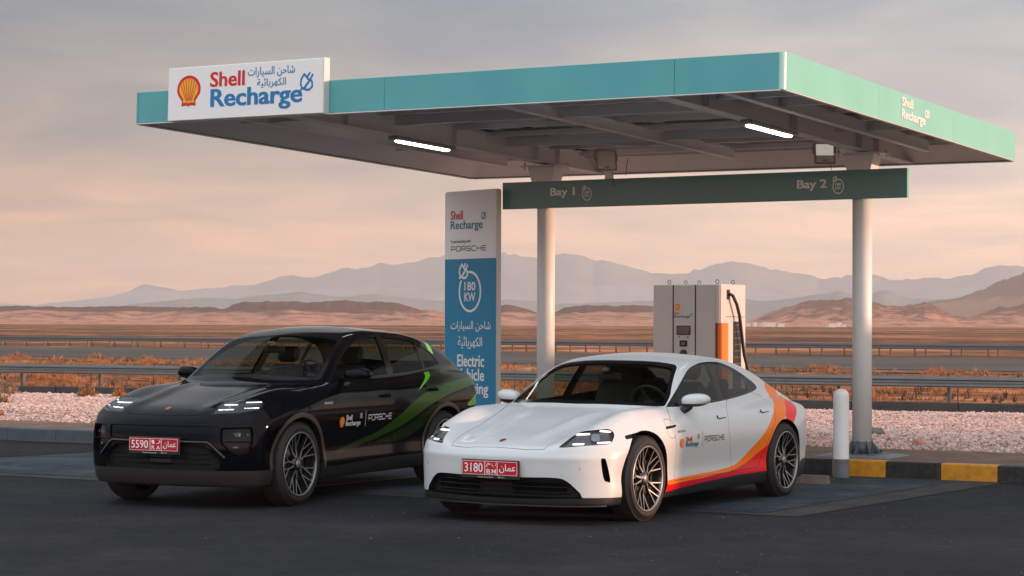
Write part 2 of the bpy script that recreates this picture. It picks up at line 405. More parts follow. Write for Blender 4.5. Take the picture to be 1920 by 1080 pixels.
class MB:
    """collects simple solids and links them as one mesh object"""
    def __init__(s): s.V, s.F, s.I, s.S = [], [], [], []
    def add(s, V, Fc, mi=0, sm=False):
        o = len(s.V); s.V += [tuple(v) for v in V]; s.F += [tuple(i + o for i in f) for f in Fc]; s.I += [mi] * len(Fc); s.S += [sm] * len(Fc)
        return s
    def box(s, c, d, mat4=None, mi=0, bev=0.0, taper=None):
        x, y, z = d[0] / 2, d[1] / 2, d[2] / 2
        if bev > 0:
            b = min(bev, x * .9, y * .9, z * .9)
            V = []
            for sx in (-1, 1):
                for sy in (-1, 1):
                    for sz in (-1, 1):
                        V += [(sx * x, sy * (y - b), sz * (z - b)), (sx * (x - b), sy * y, sz * (z - b)), (sx * (x - b), sy * (y - b), sz * z)]
            idx = {}
            k = 0
            for sx in (-1, 1):
                for sy in (-1, 1):
                    for sz in (-1, 1):
                        for q in range(3): idx[(sx, sy, sz, q)] = k; k += 1
            Fc = []
            def quad(ids, nrm):
                P = [Vector(V[i]) for i in ids]; n = (P[1] - P[0]).cross(P[2] - P[1])
                Fc.append(tuple(ids) if n.dot(Vector(nrm)) > 0 else tuple(ids[::-1]))
            for a in (-1, 1):
                quad([idx[(a, -1, -1, 0)], idx[(a, 1, -1, 0)], idx[(a, 1, 1, 0)], idx[(a, -1, 1, 0)]], (a, 0, 0))
                quad([idx[(-1, a, -1, 1)], idx[(1, a, -1, 1)], idx[(1, a, 1, 1)], idx[(-1, a, 1, 1)]], (0, a, 0))
                quad([idx[(-1, -1, a, 2)], idx[(1, -1, a, 2)], idx[(1, 1, a, 2)], idx[(-1, 1, a, 2)]], (0, 0, a))
            for a in (-1, 1):
                for b2 in (-1, 1):
                    quad([idx[(a, b2, -1, 0)], idx[(a, b2, 1, 0)], idx[(a, b2, 1, 1)], idx[(a, b2, -1, 1)]], (a, b2, 0))
                    quad([idx[(a, -1, b2, 0)], idx[(a, 1, b2, 0)], idx[(a, 1, b2, 2)], idx[(a, -1, b2, 2)]], (a, 0, b2))
                    quad([idx[(-1, a, b2, 1)], idx[(1, a, b2, 1)], idx[(1, a, b2, 2)], idx[(-1, a, b2, 2)]], (0, a, b2))
                    for c2 in (-1, 1): quad([idx[(a, b2, c2, 0)], idx[(a, b2, c2, 1)], idx[(a, b2, c2, 2)]], (a, b2, c2))
        else:
            V = [(sx * x, sy * y, sz * z) for sx in (-1, 1) for sy in (-1, 1) for sz in (-1, 1)]
            Fc = [(0, 1, 3, 2), (4, 6, 7, 5), (0, 4, 5, 1), (2, 3, 7, 6), (0, 2, 6, 4), (1, 5, 7, 3)]
        if taper: V = [(v[0] * (1 + (taper[0] - 1) * (v[2] / d[2] + .5)), v[1] * (1 + (taper[1] - 1) * (v[2] / d[2] + .5)), v[2]) for v in V]
        V = [Vector(v) + Vector(c) for v in V] if mat4 is None else [mat4 @ (Vector(v) + Vector(c)) for v in V]
        return s.add(V, Fc, mi)
    def tube(s, pts, r, n=12, cap=True, mi=0, sm=True):
        pts = [Vector(p) for p in pts]; rs = r if isinstance(r, (list, tuple)) else [r] * len(pts)
        V, Fc = [], []; up = None
        for i, p in enumerate(pts):
            d = (pts[min(i + 1, len(pts) - 1)] - pts[max(i - 1, 0)]).normalized()
            if up is None: up = Vector((0, 0, 1)) if abs(d.z) < .9 else Vector((1, 0, 0))
            a = d.cross(up).normalized(); up = a.cross(d).normalized()
            for k in range(n):
                t = 2 * math.pi * k / n; V.append(p + (a * math.cos(t) + up * math.sin(t)) * rs[i])
        for i in range(len(pts) - 1):
            for k in range(n): Fc.append((i * n + k, (i + 1) * n + k, (i + 1) * n + (k + 1) % n, i * n + (k + 1) % n))
        s.add(V, Fc, mi, sm)
        if cap: s.add([V[k] for k in range(n)], [tuple(range(n))], mi); s.add([V[-n + k] for k in range(n)], [tuple(range(n))[::-1]], mi)
        return s
    def lathe(s, prof, n=48, axis='Z', mat4=None, mi=0, sm=True, close=False):
        V, Fc = [], []; m = len(prof)
        for k in range(n):
            t = 2 * math.pi * k / n; c, q = math.cos(t), math.sin(t)
            for r, h in prof:
                V.append((r * c, r * q, h) if axis == 'Z' else (r * c, h, r * q))
        for k in range(n):
            for j in range(m - 1 + (1 if close else 0)):
                a, b = k * m + j, ((k + 1) % n) * m + j; a2, b2 = k * m + (j + 1) % m, ((k + 1) % n) * m + (j + 1) % m
                Fc.append((a, b, b2, a2) if axis == 'Z' else (a, a2, b2, b))
        if mat4 is not None: V = [mat4 @ Vector(v) for v in V]
        return s.add(V, Fc, mi, sm)
    def prism(s, poly, z0, z1, mat4=None, mi=0):
        n = len(poly); V = [(p[0], p[1], z0) for p in poly] + [(p[0], p[1], z1) for p in poly]
        if mat4 is not None: V = [mat4 @ Vector(v) for v in V]
        Fc = [tuple(range(n))[::-1], tuple(range(n, 2 * n))] + [(i, (i + 1) % n, n + (i + 1) % n, n + i) for i in range(n)]
        return s.add(V, Fc, mi)
    def build(s, name, m, parent=None, bevel=0.0):
        me = bpy.data.meshes.new(name); me.from_pydata(s.V, [], s.F)
        for mm in (m if isinstance(m, (list, tuple)) else [m]): me.materials.append(mm)
        me.polygons.foreach_set('material_index', s.I); me.polygons.foreach_set('use_smooth', s.S); me.update()
        o = bpy.data.objects.new(name, me); COL.objects.link(o)
        if parent: o.parent = parent
        return o

def copy_tree(o, parent=None):
    c = o.copy(); COL.objects.link(c)
    if parent: c.parent = parent
    for ch in [q for q in bpy.data.objects if q.parent == o]: copy_tree(ch, c)
    return c

# ---- lettering as flat meshes
ARB = {'ش': 0xFEB5, 'ا': 0xFE8D, 'ح': 0xFEA1, 'ن': 0xFEE5, 'ل': 0xFEDD, 'س': 0xFEB1, 'ي': 0xFEF1, 'ر': 0xFEAD, 'ت': 0xFE95, 'ك': 0xFED9,
       'ه': 0xFEE9, 'ب': 0xFE8F, 'ئ': 0xFE89, 'ة': 0xFE93, 'ع': 0xFEC9, 'م': 0xFEE1}
TWO = 'ارة'
def shape_arabic(s):
    out = []
    for i, c in enumerate(s):
        if c not in ARB: out.append(c); continue
        prev = i > 0 and s[i - 1] in ARB and s[i - 1] not in TWO
        nxt = i + 1 < len(s) and s[i + 1] in ARB and c not in TWO
        out.append(chr(ARB[c] + (1 if prev else 0) + (2 if nxt else 0)))
    return ''.join(out[::-1])
def text2d(s, box, bold=.010, dup=0.0, align='fit'):
    """(V2 (n,3) with a tiny per-glyph depth, triangles) fitted into box = (x0, y0, x1, y1)"""
    if any(c in ARB for c in s): s = shape_arabic(s); bold = min(bold, .004)
    c = bpy.data.curves.new('tmp_text', 'FONT'); c.body = s; c.offset = bold; c.resolution_u = 3
    o = bpy.data.objects.new('tmp_text', c); COL.objects.link(o)
    bpy.context.view_layer.update()
    me = bpy.data.meshes.new_from_object(o.evaluated_get(bpy.context.evaluated_depsgraph_get()))
    bpy.data.objects.remove(o); bpy.data.curves.remove(c)
    V = np.array([v.co[:] for v in me.vertices]); T = []
    me.calc_loop_triangles(); T = np.array([t.vertices[:] for t in me.loop_triangles])
    bpy.data.meshes.remove(me)
    par = np.arange(len(V))
    def f(i):
        while par[i] != i: par[i] = par[par[i]]; i = par[i]
        return i
    for t in T:
        a, b, c2 = f(t[0]), f(t[1]), f(t[2]); par[b] = a; par[c2] = a
    root = np.array([f(i) for i in range(len(V))]); _, k = np.unique(root, return_inverse=True)
    V[:, 2] = (k % 3) * .0003
    if dup:
        V2 = V.copy(); V2[:, 0] += dup; V2[:, 2] += .001; T = np.concatenate([T, T + len(V)]); V = np.concatenate([V, V2])
    lo, hi = V.min(0), V.max(0)
    V[:, 0] = box[0] + (V[:, 0] - lo[0]) / (hi[0] - lo[0]) * (box[2] - box[0])
    V[:, 1] = box[1] + (V[:, 1] - lo[1]) / (hi[1] - lo[1]) * (box[3] - box[1])
    return V, T
def stroke2d(lines, w, box=None, square=False):
    """polylines drawn with a pen of width w"""
    V, T = [], []
    for li, L in enumerate(lines):
        L = [np.array(p, float) for p in L]; closed = len(L) > 2 and np.allclose(L[0], L[-1])
        n = len(L)
        nr = []
        for i in range(n):
            a = L[i - 1] if i > 0 else (L[-2] if closed else L[0]); b = L[i + 1] if i < n - 1 else (L[1] if closed else L[-1])
            d1 = L[i] - a; d2 = b - L[i]
            d1 = d1 / (np.linalg.norm(d1) or 1); d2 = d2 / (np.linalg.norm(d2) or 1)
            if not np.any(d1): d1 = d2
            if not np.any(d2): d2 = d1
            n1 = np.array([-d1[1], d1[0]]); n2 = np.array([-d2[1], d2[0]]); m = n1 + n2; m /= (np.linalg.norm(m) or 1)
            nr.append(m / max(.45, float(m @ n1)))
        o = len(V)
        for i in range(n):
            V.append((*(L[i] - nr[i] * w / 2), li % 3 * .0003)); V.append((*(L[i] + nr[i] * w / 2), li % 3 * .0003))
        for i in range(n - 1):
            a = o + 2 * i; T += [(a, a + 2, a + 3), (a, a + 3, a + 1)]
    V = np.array(V); T = np.array(T)
    if box is not None:
        lo, hi = V.min(0), V.max(0)
        for k in (0, 1): V[:, k] = box[k] + (V[:, k] - lo[k]) / (hi[k] - lo[k]) * (box[k + 2] - box[k])
    return V, T
def arc(cx, cy, rx, ry, a0, a1, n=24): return [(cx + rx * math.cos(R(a0 + (a1 - a0) * i / n)), cy + ry * math.sin(R(a0 + (a1 - a0) * i / n))) for i in range(n + 1)]
WIDE = {   # wide square letters, unit 1.5 x 1
    'P': [[(0, 0), (0, 1), (1.35, 1), (1.5, .85), (1.5, .5), (1.35, .36), (0, .36)]],
    'O': [[(.12, 0), (1.38, 0), (1.5, .12), (1.5, .88), (1.38, 1), (.12, 1), (0, .88), (0, .12), (.12, 0)]],
    'R': [[(0, 0), (0, 1), (1.35, 1), (1.5, .88), (1.5, .52), (1.35, .40), (0, .40)], [(1.2, .40), (1.5, .22), (1.5, 0)]],
    'S': [[(1.5, 1), (.12, 1), (0, .88), (0, .6), (.12, .5), (1.38, .5), (1.5, .4), (1.5, .12), (1.38, 0), (0, 0)]],
    'C': [[(1.5, 1), (.12, 1), (0, .88), (0, .12), (.12, 0), (1.5, 0)]],
    'H': [[(0, 0), (0, 1)], [(1.5, 0), (1.5, 1)], [(0, .5), (1.5, .5)]],
    'E': [[(1.5, 1), (.12, 1), (0, .88), (0, .12), (.12, 0), (1.5, 0)], [(0, .5), (1.4, .5)]]}
def wide_word(word, box):
    L = []; x = 0
    for ch in word:
        for l in WIDE[ch]: L.append([(p[0] + x, p[1]) for p in l])
        x += 2.0
    return stroke2d(L, .17, box)
def plug_icon(box, w=.13):
    """half-leaf plug with two pins and a cable"""
    body1 = [(.30, .95), (.08, .70), (.02, .42), (.12, .18), (.30, .10), (.72, .55), (.30, .95)]
    body2 = [(.12, .12), (0, 0)]
    body3 = [(1.0, .92), (.78, .66), (.92, .48), (.95, .22), (.72, .05), (.45, .05), (.30, .14), (.58, .45)]
    body4 = [(.52, .76), (.76, 1.04)]
    return stroke2d([body1, body2, body3, body4], w, box)
def ring_icon(cx, cy, r, w, words=True):
    """charging ring: circle with a gap holding the plug, '180' over 'KW' inside"""
    out = [stroke2d([arc(cx, cy, r * .80, r, 100, -215, 40)], w)]
    out.append(plug_icon((cx - r * .86, cy + r * .62, cx - r * .12, cy + r * 1.50), .16))
    if words: out.append(text2d('180', (cx - r * .42, cy + r * .05, cx + r * .42, cy + r * .50), .02)); out.append(text2d('KW', (cx - r * .42, cy - r * .50, cx + r * .42, cy - r * .05), .02))
    return out
def cat2(items):
    V, T, o = [], [], 0
    for v, t in items: V.append(v); T.append(t + o); o += len(v)
    return np.concatenate(V), np.concatenate(T)
def shell_poly(cx, cy, s, n=40):
    """scallop outline"""
    P = []
    for i in range(n + 1):
        a = R(-22 + 224 * i / n)
        P.append((cx + s * .47 * math.cos(a), cy + s * .06 + s * .44 * math.sin(a)))
    P += [(cx - s * .27, cy - s * .31), (cx - s * .29, cy - s * .47), (cx - s * .06, cy - s * .45), (cx, cy - s * .50), (cx + s * .06, cy - s * .45), (cx + s * .29, cy - s * .47), (cx + s * .27, cy - s * .31)]
    return P
def fan2d(P, c, z=0.0):
    V = np.array([(c[0], c[1], z)] + [(p[0], p[1], z) for p in P]); n = len(P)
    return V, np.array([(0, i + 1, (i + 1) % n + 1) for i in range(n)])
def shell_logo(cx, cy, s):
    """red rim, yellow inside, red ribs: list of (mesh2d, colour name)"""
    o = fan2d(shell_poly(cx, cy, s), (cx, cy)); i_ = fan2d(shell_poly(cx, cy + s * .005, s * .80), (cx, cy), .0015)
    ribs = [[(cx + s * .035 * k, cy - s * .30), (cx + s * .38 * math.sin(R(19 * k)), cy + s * .08 + s * .33 * math.cos(R(19 * k)))] for k in (-3, -2, -1, 0, 1, 2, 3)]
    rb = stroke2d(ribs, s * .022); rb[0][:, 2] += .003
    return [(o, 'logo_red'), (i_, 'logo_yellow'), (rb, 'logo_red')]
def lay(V2T, M4):
    V, T = V2T
    P = np.c_[V, np.ones(len(V))] @ np.array(M4).T
    return P[:, :3], T
def print_obj(name, items, M4, m, parent):
    """2d meshes (x right, y up, z out of the face) placed by M4 in the parent's frame"""
    V, T = cat2(items); V, T = lay((V, T), M4)
    return mesh_obj(name, V, T, m, parent)
def face_matrix(origin, xdir, normal):
    x = Vector(xdir).normalized(); z = Vector(normal).normalized(); y = z.cross(x)
    m = Matrix(((x.x, y.x, z.x, origin[0]), (x.y, y.y, z.y, origin[1]), (x.z, y.z, z.z, origin[2]), (0, 0, 0, 1)))
    return m
# ------------------------------------------------------------------ the place
KO = Vector((3.53, 22.965, 0)); KY = .532
KA = Vector((math.cos(KY), -math.sin(KY), 0)); KB = Vector((math.sin(KY), math.cos(KY), 0))
def K(a, b, z=0.0): return KO + KA * a + KB * b + Vector((0, 0, z))
KM = Matrix(((KA.x, KB.x, 0, KO.x), (KA.y, KB.y, 0, KO.y), (0, 0, 1, 0), (0, 0, 0, 1)))   # local x along the kerb, y away from the forecourt
rng = np.random.default_rng(11)

def vnoise(x, y, seed=0):
    """smooth value noise"""
    xi, yi = np.floor(x).astype(np.int64), np.floor(y).astype(np.int64); fx, fy = x - xi, y - yi
    fx = fx * fx * (3 - 2 * fx); fy = fy * fy * (3 - 2 * fy)
    def h(a, b):
        n = (a * 374761393 + b * 668265263 + seed * 1442695041) & 0x7fffffff
        n = ((n ^ (n >> 13)) * 1274126177) & 0x7fffffff
        return ((n ^ (n >> 16)) & 0xffff) / 65535.0
    return (h(xi, yi) * (1 - fx) + h(xi + 1, yi) * fx) * (1 - fy) + (h(xi, yi + 1) * (1 - fx) + h(xi + 1, yi + 1) * fx) * fy
def fbm(x, y, o=5, seed=0, ridge=False):
    s = 0; a = .5; t = 0
    for i in range(o):
        n = vnoise(x * 2 ** i, y * 2 ** i, seed + i)
        if ridge: n = 1 - np.abs(2 * n - 1)
        s = s + a * n; t += a; a *= .5
    return s / t

def grid_mesh(name, X, Y, Z, m, smooth=True, kind='structure'):
    ny, nx = X.shape; V = np.stack([X.ravel(), Y.ravel(), Z.ravel()], 1)
    i = np.arange(ny - 1)[:, None] * nx + np.arange(nx - 1)[None, :]; i = i.ravel()
    Q = np.stack([i, i + 1, i + nx + 1, i + nx], 1)
    o = mesh_obj(name, V, Q, m, smooth=smooth); tag(o, kind=kind); return o
def poly_sheet(name, pts, m, kind='structure'):
    o = mesh_obj(name, [tuple(p) for p in pts], [tuple(range(len(pts)))], m); tag(o, kind=kind); return o

# ---- materials of the ground
def ground_mat(name, stops, scales, rough=.9, bump=.3, bscale=40, stretch=(1, 1, 1), bdist=.02):
    m = bpy.data.materials.new(name); m.use_nodes = True; nt = m.node_tree; b = nt.nodes['Principled BSDF']; b.inputs['Roughness'].default_value = rough
    b.inputs['Specular IOR Level'].default_value = .06
    g = nt.nodes.new('ShaderNodeNewGeometry'); mp = nt.nodes.new('ShaderNodeMapping'); mp.inputs['Scale'].default_value = stretch; nt.links.new(g.outputs['Position'], mp.inputs[0])
    tot = None
    for sc, w in scales:
        n = nt.nodes.new('ShaderNodeTexNoise'); n.inputs['Scale'].default_value = sc; n.inputs['Detail'].default_value = 5; n.inputs['Roughness'].default_value = .6
        nt.links.new(mp.outputs[0], n.inputs['Vector'])
        q = nt.nodes.new('ShaderNodeMath'); q.operation = 'MULTIPLY'; q.inputs[1].default_value = w; nt.links.new(n.outputs['Fac'], q.inputs[0])
        if tot is None: tot = q.outputs[0]
        else:
            a = nt.nodes.new('ShaderNodeMath'); a.operation = 'ADD'; nt.links.new(tot, a.inputs[0]); nt.links.new(q.outputs[0], a.inputs[1]); tot = a.outputs[0]
    r = nt.nodes.new('ShaderNodeValToRGB'); e = r.color_ramp.elements
    e[0].position, e[0].color = stops[0][0], rgb(*stops[0][1]); e[1].position, e[1].color = stops[-1][0], rgb(*stops[-1][1])
    for p, c in stops[1:-1]: q = e.new(p); q.color = rgb(*c)
    nt.links.new(tot, r.inputs[0]); nt.links.new(r.outputs[0], b.inputs['Base Color'])
    n = nt.nodes.new('ShaderNodeTexNoise'); n.inputs['Scale'].default_value = bscale; n.inputs['Detail'].default_value = 6; nt.links.new(g.outputs['Position'], n.inputs['Vector'])
    bp = nt.nodes.new('ShaderNodeBump'); bp.inputs['Strength'].default_value = bump; bp.inputs['Distance'].default_value = bdist
    nt.links.new(n.outputs['Fac'], bp.inputs['Height']); nt.links.new(bp.outputs[0], b.inputs['Normal'])
    return m
m_asphalt = ground_mat('forecourt_asphalt', [(.34, (.014, .0165, .0195)), (.5, (.026, .0285, .0315)), (.60, (.040, .040, .040)), (.68, (.056, .053, .050))], [(.55, .40), (5, .25), (60, .35)], .80, .6, 90)
m_bay = ground_mat('painted_bay', [(.38, (.022, .028, .034)), (.46, (.034, .048, .062)), (.54, (.050, .066, .078)), (.62, (.088, .092, .092))], [(.9, .45), (5, .35), (40, .2)], .72, .3, 70)
m_bayedge = ground_mat('worn_concrete_strip', [(.38, (.040, .041, .040)), (.62, (.082, .080, .074))], [(1.6, .5), (12, .3), (60, .2)], .85, .3, 60)
m_pave = ground_mat('brown_paving', [(.36, (.13, .085, .065)), (.5, (.20, .135, .105)), (.66, (.27, .19, .15))], [(2.5, .5), (20, .3), (90, .2)], .9, .4, 60)
m_bed = ground_mat('gravel_bed', [(.38, (.14, .09, .07)), (.62, (.40, .27, .22))], [(3, .4), (25, .6)], .95, .6, 30)
m_desert = ground_mat('desert_earth', [(.40, (.045, .030, .022)), (.47, (.105, .058, .036)), (.505, (.26, .092, .040)), (.54, (.50, .165, .058)), (.59, (.60, .30, .17))], [(.016, .35), (.10, .35), (.9, .30)], .95, .6, 2.2, (.6, 1.0, 1), .15)
m_plain = ground_mat('plain_earth', [(.40, (.050, .034, .026)), (.47, (.11, .062, .042)), (.515, (.26, .11, .055)), (.55, (.47, .18, .080)), (.60, (.58, .31, .19))], [(.010, .35), (.06, .35), (.5, .30)], .95, .6, 1.2, (.7, 1.0, 1), .2)
m_road = ground_mat('highway_asphalt', [(.4, (.095, .078, .068)), (.6, (.14, .115, .10))], [(.05, .6), (.8, .4)], .85, .2, 10, (.2, 1, 1))
m_kblack = mat('kerb_black_paint', (.012, .012, .013), .6, noise=(14, .22, (.035, .033, .031)), bump=(30, .25, .006)); m_kyel = mat('kerb_yellow_paint', (.72, .31, .010), .5, noise=(11, .4, (.40, .17, .02)), bump=(30, .25, .006))
m_kgrey = mat('kerb_grey_concrete', (.085, .10, .118), .85, noise=(5, .5, (.055, .065, .078)), bump=(40, .3, .006))
m_kdark = mat('dark_kerb_concrete', (.075, .062, .056), .85, noise=(3, .5, (.05, .042, .04)), bump=(30, .3, .008))
m_galv = mat('galvanised_steel', (.27, .29, .29), .42, .75, noise=(3, .6, (.20, .215, .22)))
m_galv_post = mat('galvanised_post', (.13, .115, .105), .55, .4)

# ---- ground sheets
poly_sheet('ground', [(-20000, -300, -.06), (20000, -300, -.06), (20000, 9400, -.06), (-20000, 9400, -.06)], m_plain)
poly_sheet('forecourt', [K(-70, -70), K(60, -70), K(60, .05), K(-70, .05)], m_asphalt)
ta = [K(-10.4, -.02), K(1.62, -.02)]
poly_sheet('bay_border', [K(-9.2, 0.0, .004), K(1.95, 0.0, .004), Vector((2.46, 18.0, .004)), K(-9.9, -5.05, .004)], m_bayedge)
def inset(p, c, d): return p + (c - p).normalized() * d
q0, q1, q2, q3 = K(-8.9, -.35, .008), K(1.45, -.35, .008), Vector((2.22, 18.32, .008)), K(-9.5, -4.70, .008)
poly_sheet('parking_bay', [q0, q1, q2, q3], m_bay)
# white line between the two bays, mostly under the cars
poly_sheet('bay_line', [K(-3.55, -.35, .012), K(-3.45, -.35, .012), K(-3.75, -4.9, .012), K(-3.85, -4.9, .012)], mat('worn_line_paint', (.25, .26, .26), .7, noise=(20, .4, (.10, .11, .12))))

# ---- kerb: painted blocks on the right, plain ones on the left
kerb = thing('kerb', 'kerb of black, yellow and plain grey blocks along the edge of the forecourt', 'kerb')
blk = {}
def kerb_block(a0, a1, m, key):
    if key not in blk:
        w = a1 - a0; blk[key] = MB().add([(.003, 0, 0), (w - .003, 0, 0), (w - .003, 0, .165), (.003, 0, .165), (.003, .018, .180), (w - .003, .018, .180), (.003, .15, .180), (w - .003, .15, .180), (.003, .15, 0), (w - .003, .15, 0)],
              [(0, 1, 2, 3), (3, 2, 5, 4), (4, 5, 7, 6), (6, 7, 9, 8), (0, 3, 4, 6, 8), (1, 9, 7, 5, 2), (0, 8, 9, 1)]).build('kerb_block', m, kerb)
        o = blk[key]
    else: o = blk[key].copy(); COL.objects.link(o)
    o.parent = kerb; o.matrix_local = KM @ Matrix.Translation((a0, rnd.uniform(-.003, .003), rnd.uniform(-.004, .002))) @ Matrix.Rotation(rnd.uniform(-.003, .003), 4, 'Z')
for i in range(-14, 16): kerb_block(i * .62, i * .62 + .62, m_kyel if i % 2 == 0 else m_kblack, 'y' if i % 2 == 0 else 'b')
for i in range(1, 36): kerb_block(-14 * .62 - i * .9, -14 * .62 - i * .9 + .9, m_kgrey, 'g')
mesh_obj('island_paving', [tuple(K(-60, .15, .165)), tuple(K(40, .15, .165)), tuple(K(40, 3.6, .165)), tuple(K(3, 2.55, .165)), tuple(K(-14, 1.75, .165)), tuple(K(-60, 1.75, .165))], [(0, 1, 2, 3, 4, 5)], m_pave)['kind'] = 'structure'
# paver joints as separate slabs near the right-hand end where they can be told apart
# ---- gravel strip
def back_line(x): return 46.9 - (x + 11.5) * .4325            # the low dark kerb behind the gravel
gx = np.linspace(-60, 40, 260)[None, :] * np.ones((60, 1)); tv = np.linspace(0, 1, 60)[:, None]
fa = np.where(gx > -40, 1, 1)
def gravel_front(x):   # world y where the paving ends
    a = (x - KO.x) / KA.x; b = np.interp(a, [-14, 3, 40], [1.70, 2.5, 3.5]); a = (x - KO.x - KB.x * b) / KA.x
    return KO.y + KA.y * a + KB.y * b
gy0 = gravel_front(gx); gy1 = back_line(gx) - .2; gy = gy0 + (gy1 - gy0) * tv
gz = .135 + .05 * fbm(gx * .6, gy * .6, 3, 5) - .03 + .03 * fbm(gx * 3, gy * 3, 2, 9) - .10 * np.clip((tv - .8) * 5, 0, 1)
grid_mesh('gravel_bed', gx, gy, gz, m_bed)
# stones: one mesh of small rough solids
def stones(name, X, Y, Z, S, m, col):
    n = len(X); t = (1 + 5 ** .5) / 2
    I = np.array([(1, 0, 0), (-1, 0, 0), (0, 1, 0), (0, -1, 0), (0, 0, 1), (0, 0, -1)]) * 1.15
    Fi = np.array([(0, 2, 4), (2, 1, 4), (1, 3, 4), (3, 0, 4), (2, 0, 5), (1, 2, 5), (3, 1, 5), (0, 3, 5)])
    a = rng.uniform(0, 2 * np.pi, n); c, s = np.cos(a), np.sin(a)
    P = I[None] * (1 + rng.uniform(-.32, .32, (n, 6, 1))) * (S[:, None, None] * np.stack([rng.uniform(.75, 1.35, n), rng.uniform(.6, 1.1, n), rng.uniform(.4, .85, n)], 1)[:, None, :])
    x = P[..., 0] * c[:, None] - P[..., 1] * s[:, None] + X[:, None]; y = P[..., 0] * s[:, None] + P[..., 1] * c[:, None] + Y[:, None]; z = P[..., 2] + Z[:, None] + S[:, None] * .25
    V = np.stack([x, y, z], 2).reshape(-1, 3); T = (Fi[None] + (np.arange(n) * 6)[:, None, None]).reshape(-1, 3)
    o = mesh_obj(name, V, T, m); at = o.data.color_attributes.new('stone_colour', 'FLOAT_COLOR', 'POINT')
    C4 = np.repeat(np.concatenate([col, np.ones((n, 1))], 1), 6, 0); at.data.foreach_set('color', C4.ravel()); tag(o, kind='stuff'); return o
m_stone = bpy.data.materials.new('gravel_stone'); m_stone.use_nodes = True; nt_ = m_stone.node_tree; at_ = nt_.nodes.new('ShaderNodeVertexColor'); at_.layer_name = 'stone_colour'
nt_.links.new(at_.outputs[0], nt_.nodes['Principled BSDF'].inputs['Base Color']); nt_.nodes['Principled BSDF'].inputs['Roughness'].default_value = .9
def scatter(n, x0, x1, t0, t1, s0, s1):
    X = rng.uniform(x0, x1, n); T_ = rng.uniform(t0, t1, n); y0 = gravel_front(X); y1 = back_line(X) - .25; Y = y0 + (y1 - y0) * T_
    S = rng.uniform(s0, s1, n) ** 1.0 * (1 + (rng.random(n) ** 6) * 1.6)
    Z = .135 + .05 * fbm(X * .6, Y * .6, 3, 5) - .03 + .03 * fbm(X * 3, Y * 3, 2, 9) - .10 * np.clip((T_ - .8) * 5, 0, 1)
    pal = np.array([(.66, .43, .365), (.62, .39, .33), (.70, .50, .44), (.46, .31, .25), (.30, .21, .17), (.18, .13, .11), (.50, .24, .12), (.38, .36, .35)])  # stone palette; the pinks are reddened to carry warm sunlight
    # darker mixed stones near the paving, pale pinkish ones behind
    pn = np.clip((.34 - T_ + .10 * (fbm(X * .8, Y * .8, 3, 3) - .5)) * 6, 0, 1)
    k1 = rng.choice(8, n, p=[.20, .20, .14, .16, .11, .08, .04, .07]); k2 = rng.choice(8, n, p=[.42, .26, .22, .05, .01, .01, .01, .02])
    k = np.where(rng.random(n) < pn, k1, k2); col = pal[k] * rng.uniform(.85, 1.12, (n, 1))
    return X, Y, Z, S, np.clip(col, 0, .85)
parts_ = [scatter(36000, 3.0, 9.5, 0, .34, .007, .019), scatter(52000, 3.0, 11.5, .30, 1, .007, .015), scatter(52000, -13.0, -6.0, 0, 1, .007, .019), scatter(7000, -5.2, 2.2, 0, 1, .012, .026)]
X, Y, Z, S, Cc = [np.concatenate([p[i] for p in parts_]) for i in range(5)]
stones('gravel', X, Y, Z, S, m_stone, Cc)
# grit blown onto the forecourt
nG = 3200; a_ = rng.uniform(-12, 9, nG); b_ = -rng.uniform(.03, 1, nG) ** 1.6 * 9; gX = KO.x + KA.x * a_ + KB.x * b_; gY = KO.y + KA.y * a_ + KB.y * b_
stones('grit', gX, gY, np.full(nG, .004), rng.uniform(.002, .006, nG) * (1 + (rng.random(nG) ** 8) * 1.5), m_stone, np.array([(.085, .072, .064)]) * rng.uniform(.5, 1.5, (nG, 1)))
# a few larger rocks that can be told apart
for i, (px_, py_, pz_, s_, cc, lb) in enumerate([(4.95, 28.4, .17, .11, (.16, .15, .15), 'dark grey angular stone on the pink gravel right of the white post'), (5.05, 25.9, .17, .085, (.45, .22, .14), 'reddish stone on the gravel close to the post foot'), (9.4, 28.3, .17, .10, (.10, .09, .08), 'black stone at the right end of the gravel'),
        (-8.3, 33.6, .16, .10, (.22, .11, .07), 'brown stone on the gravel at the left edge of the photo'), (8.55, 25.75, .17, .09, (.46, .20, .12), 'orange stone on the gravel near the right end of the kerb')]):
    bm_ = bmesh.new(); bmesh.ops.create_icosphere(bm_, subdivisions=2, radius=s_)
    for v_ in bm_.verts: v_.co *= 1 + .35 * (rnd.random() - .5); v_.co.z *= .7; v_.co.x *= 1.2
    me_ = bpy.data.meshes.new('rock'); bm_.to_mesh(me_); bm_.free(); me_.materials.append(mat('rock_surface', cc, .9, bump=(30, .5, .01)))
    o = bpy.data.objects.new('rock', me_); COL.objects.link(o); o.location = (px_, py_, pz_ + s_ * .2); o.rotation_euler = (.2, .1, i * 1.3); tag(o, lb, 'rock', 'loose rocks on the gravel strip')

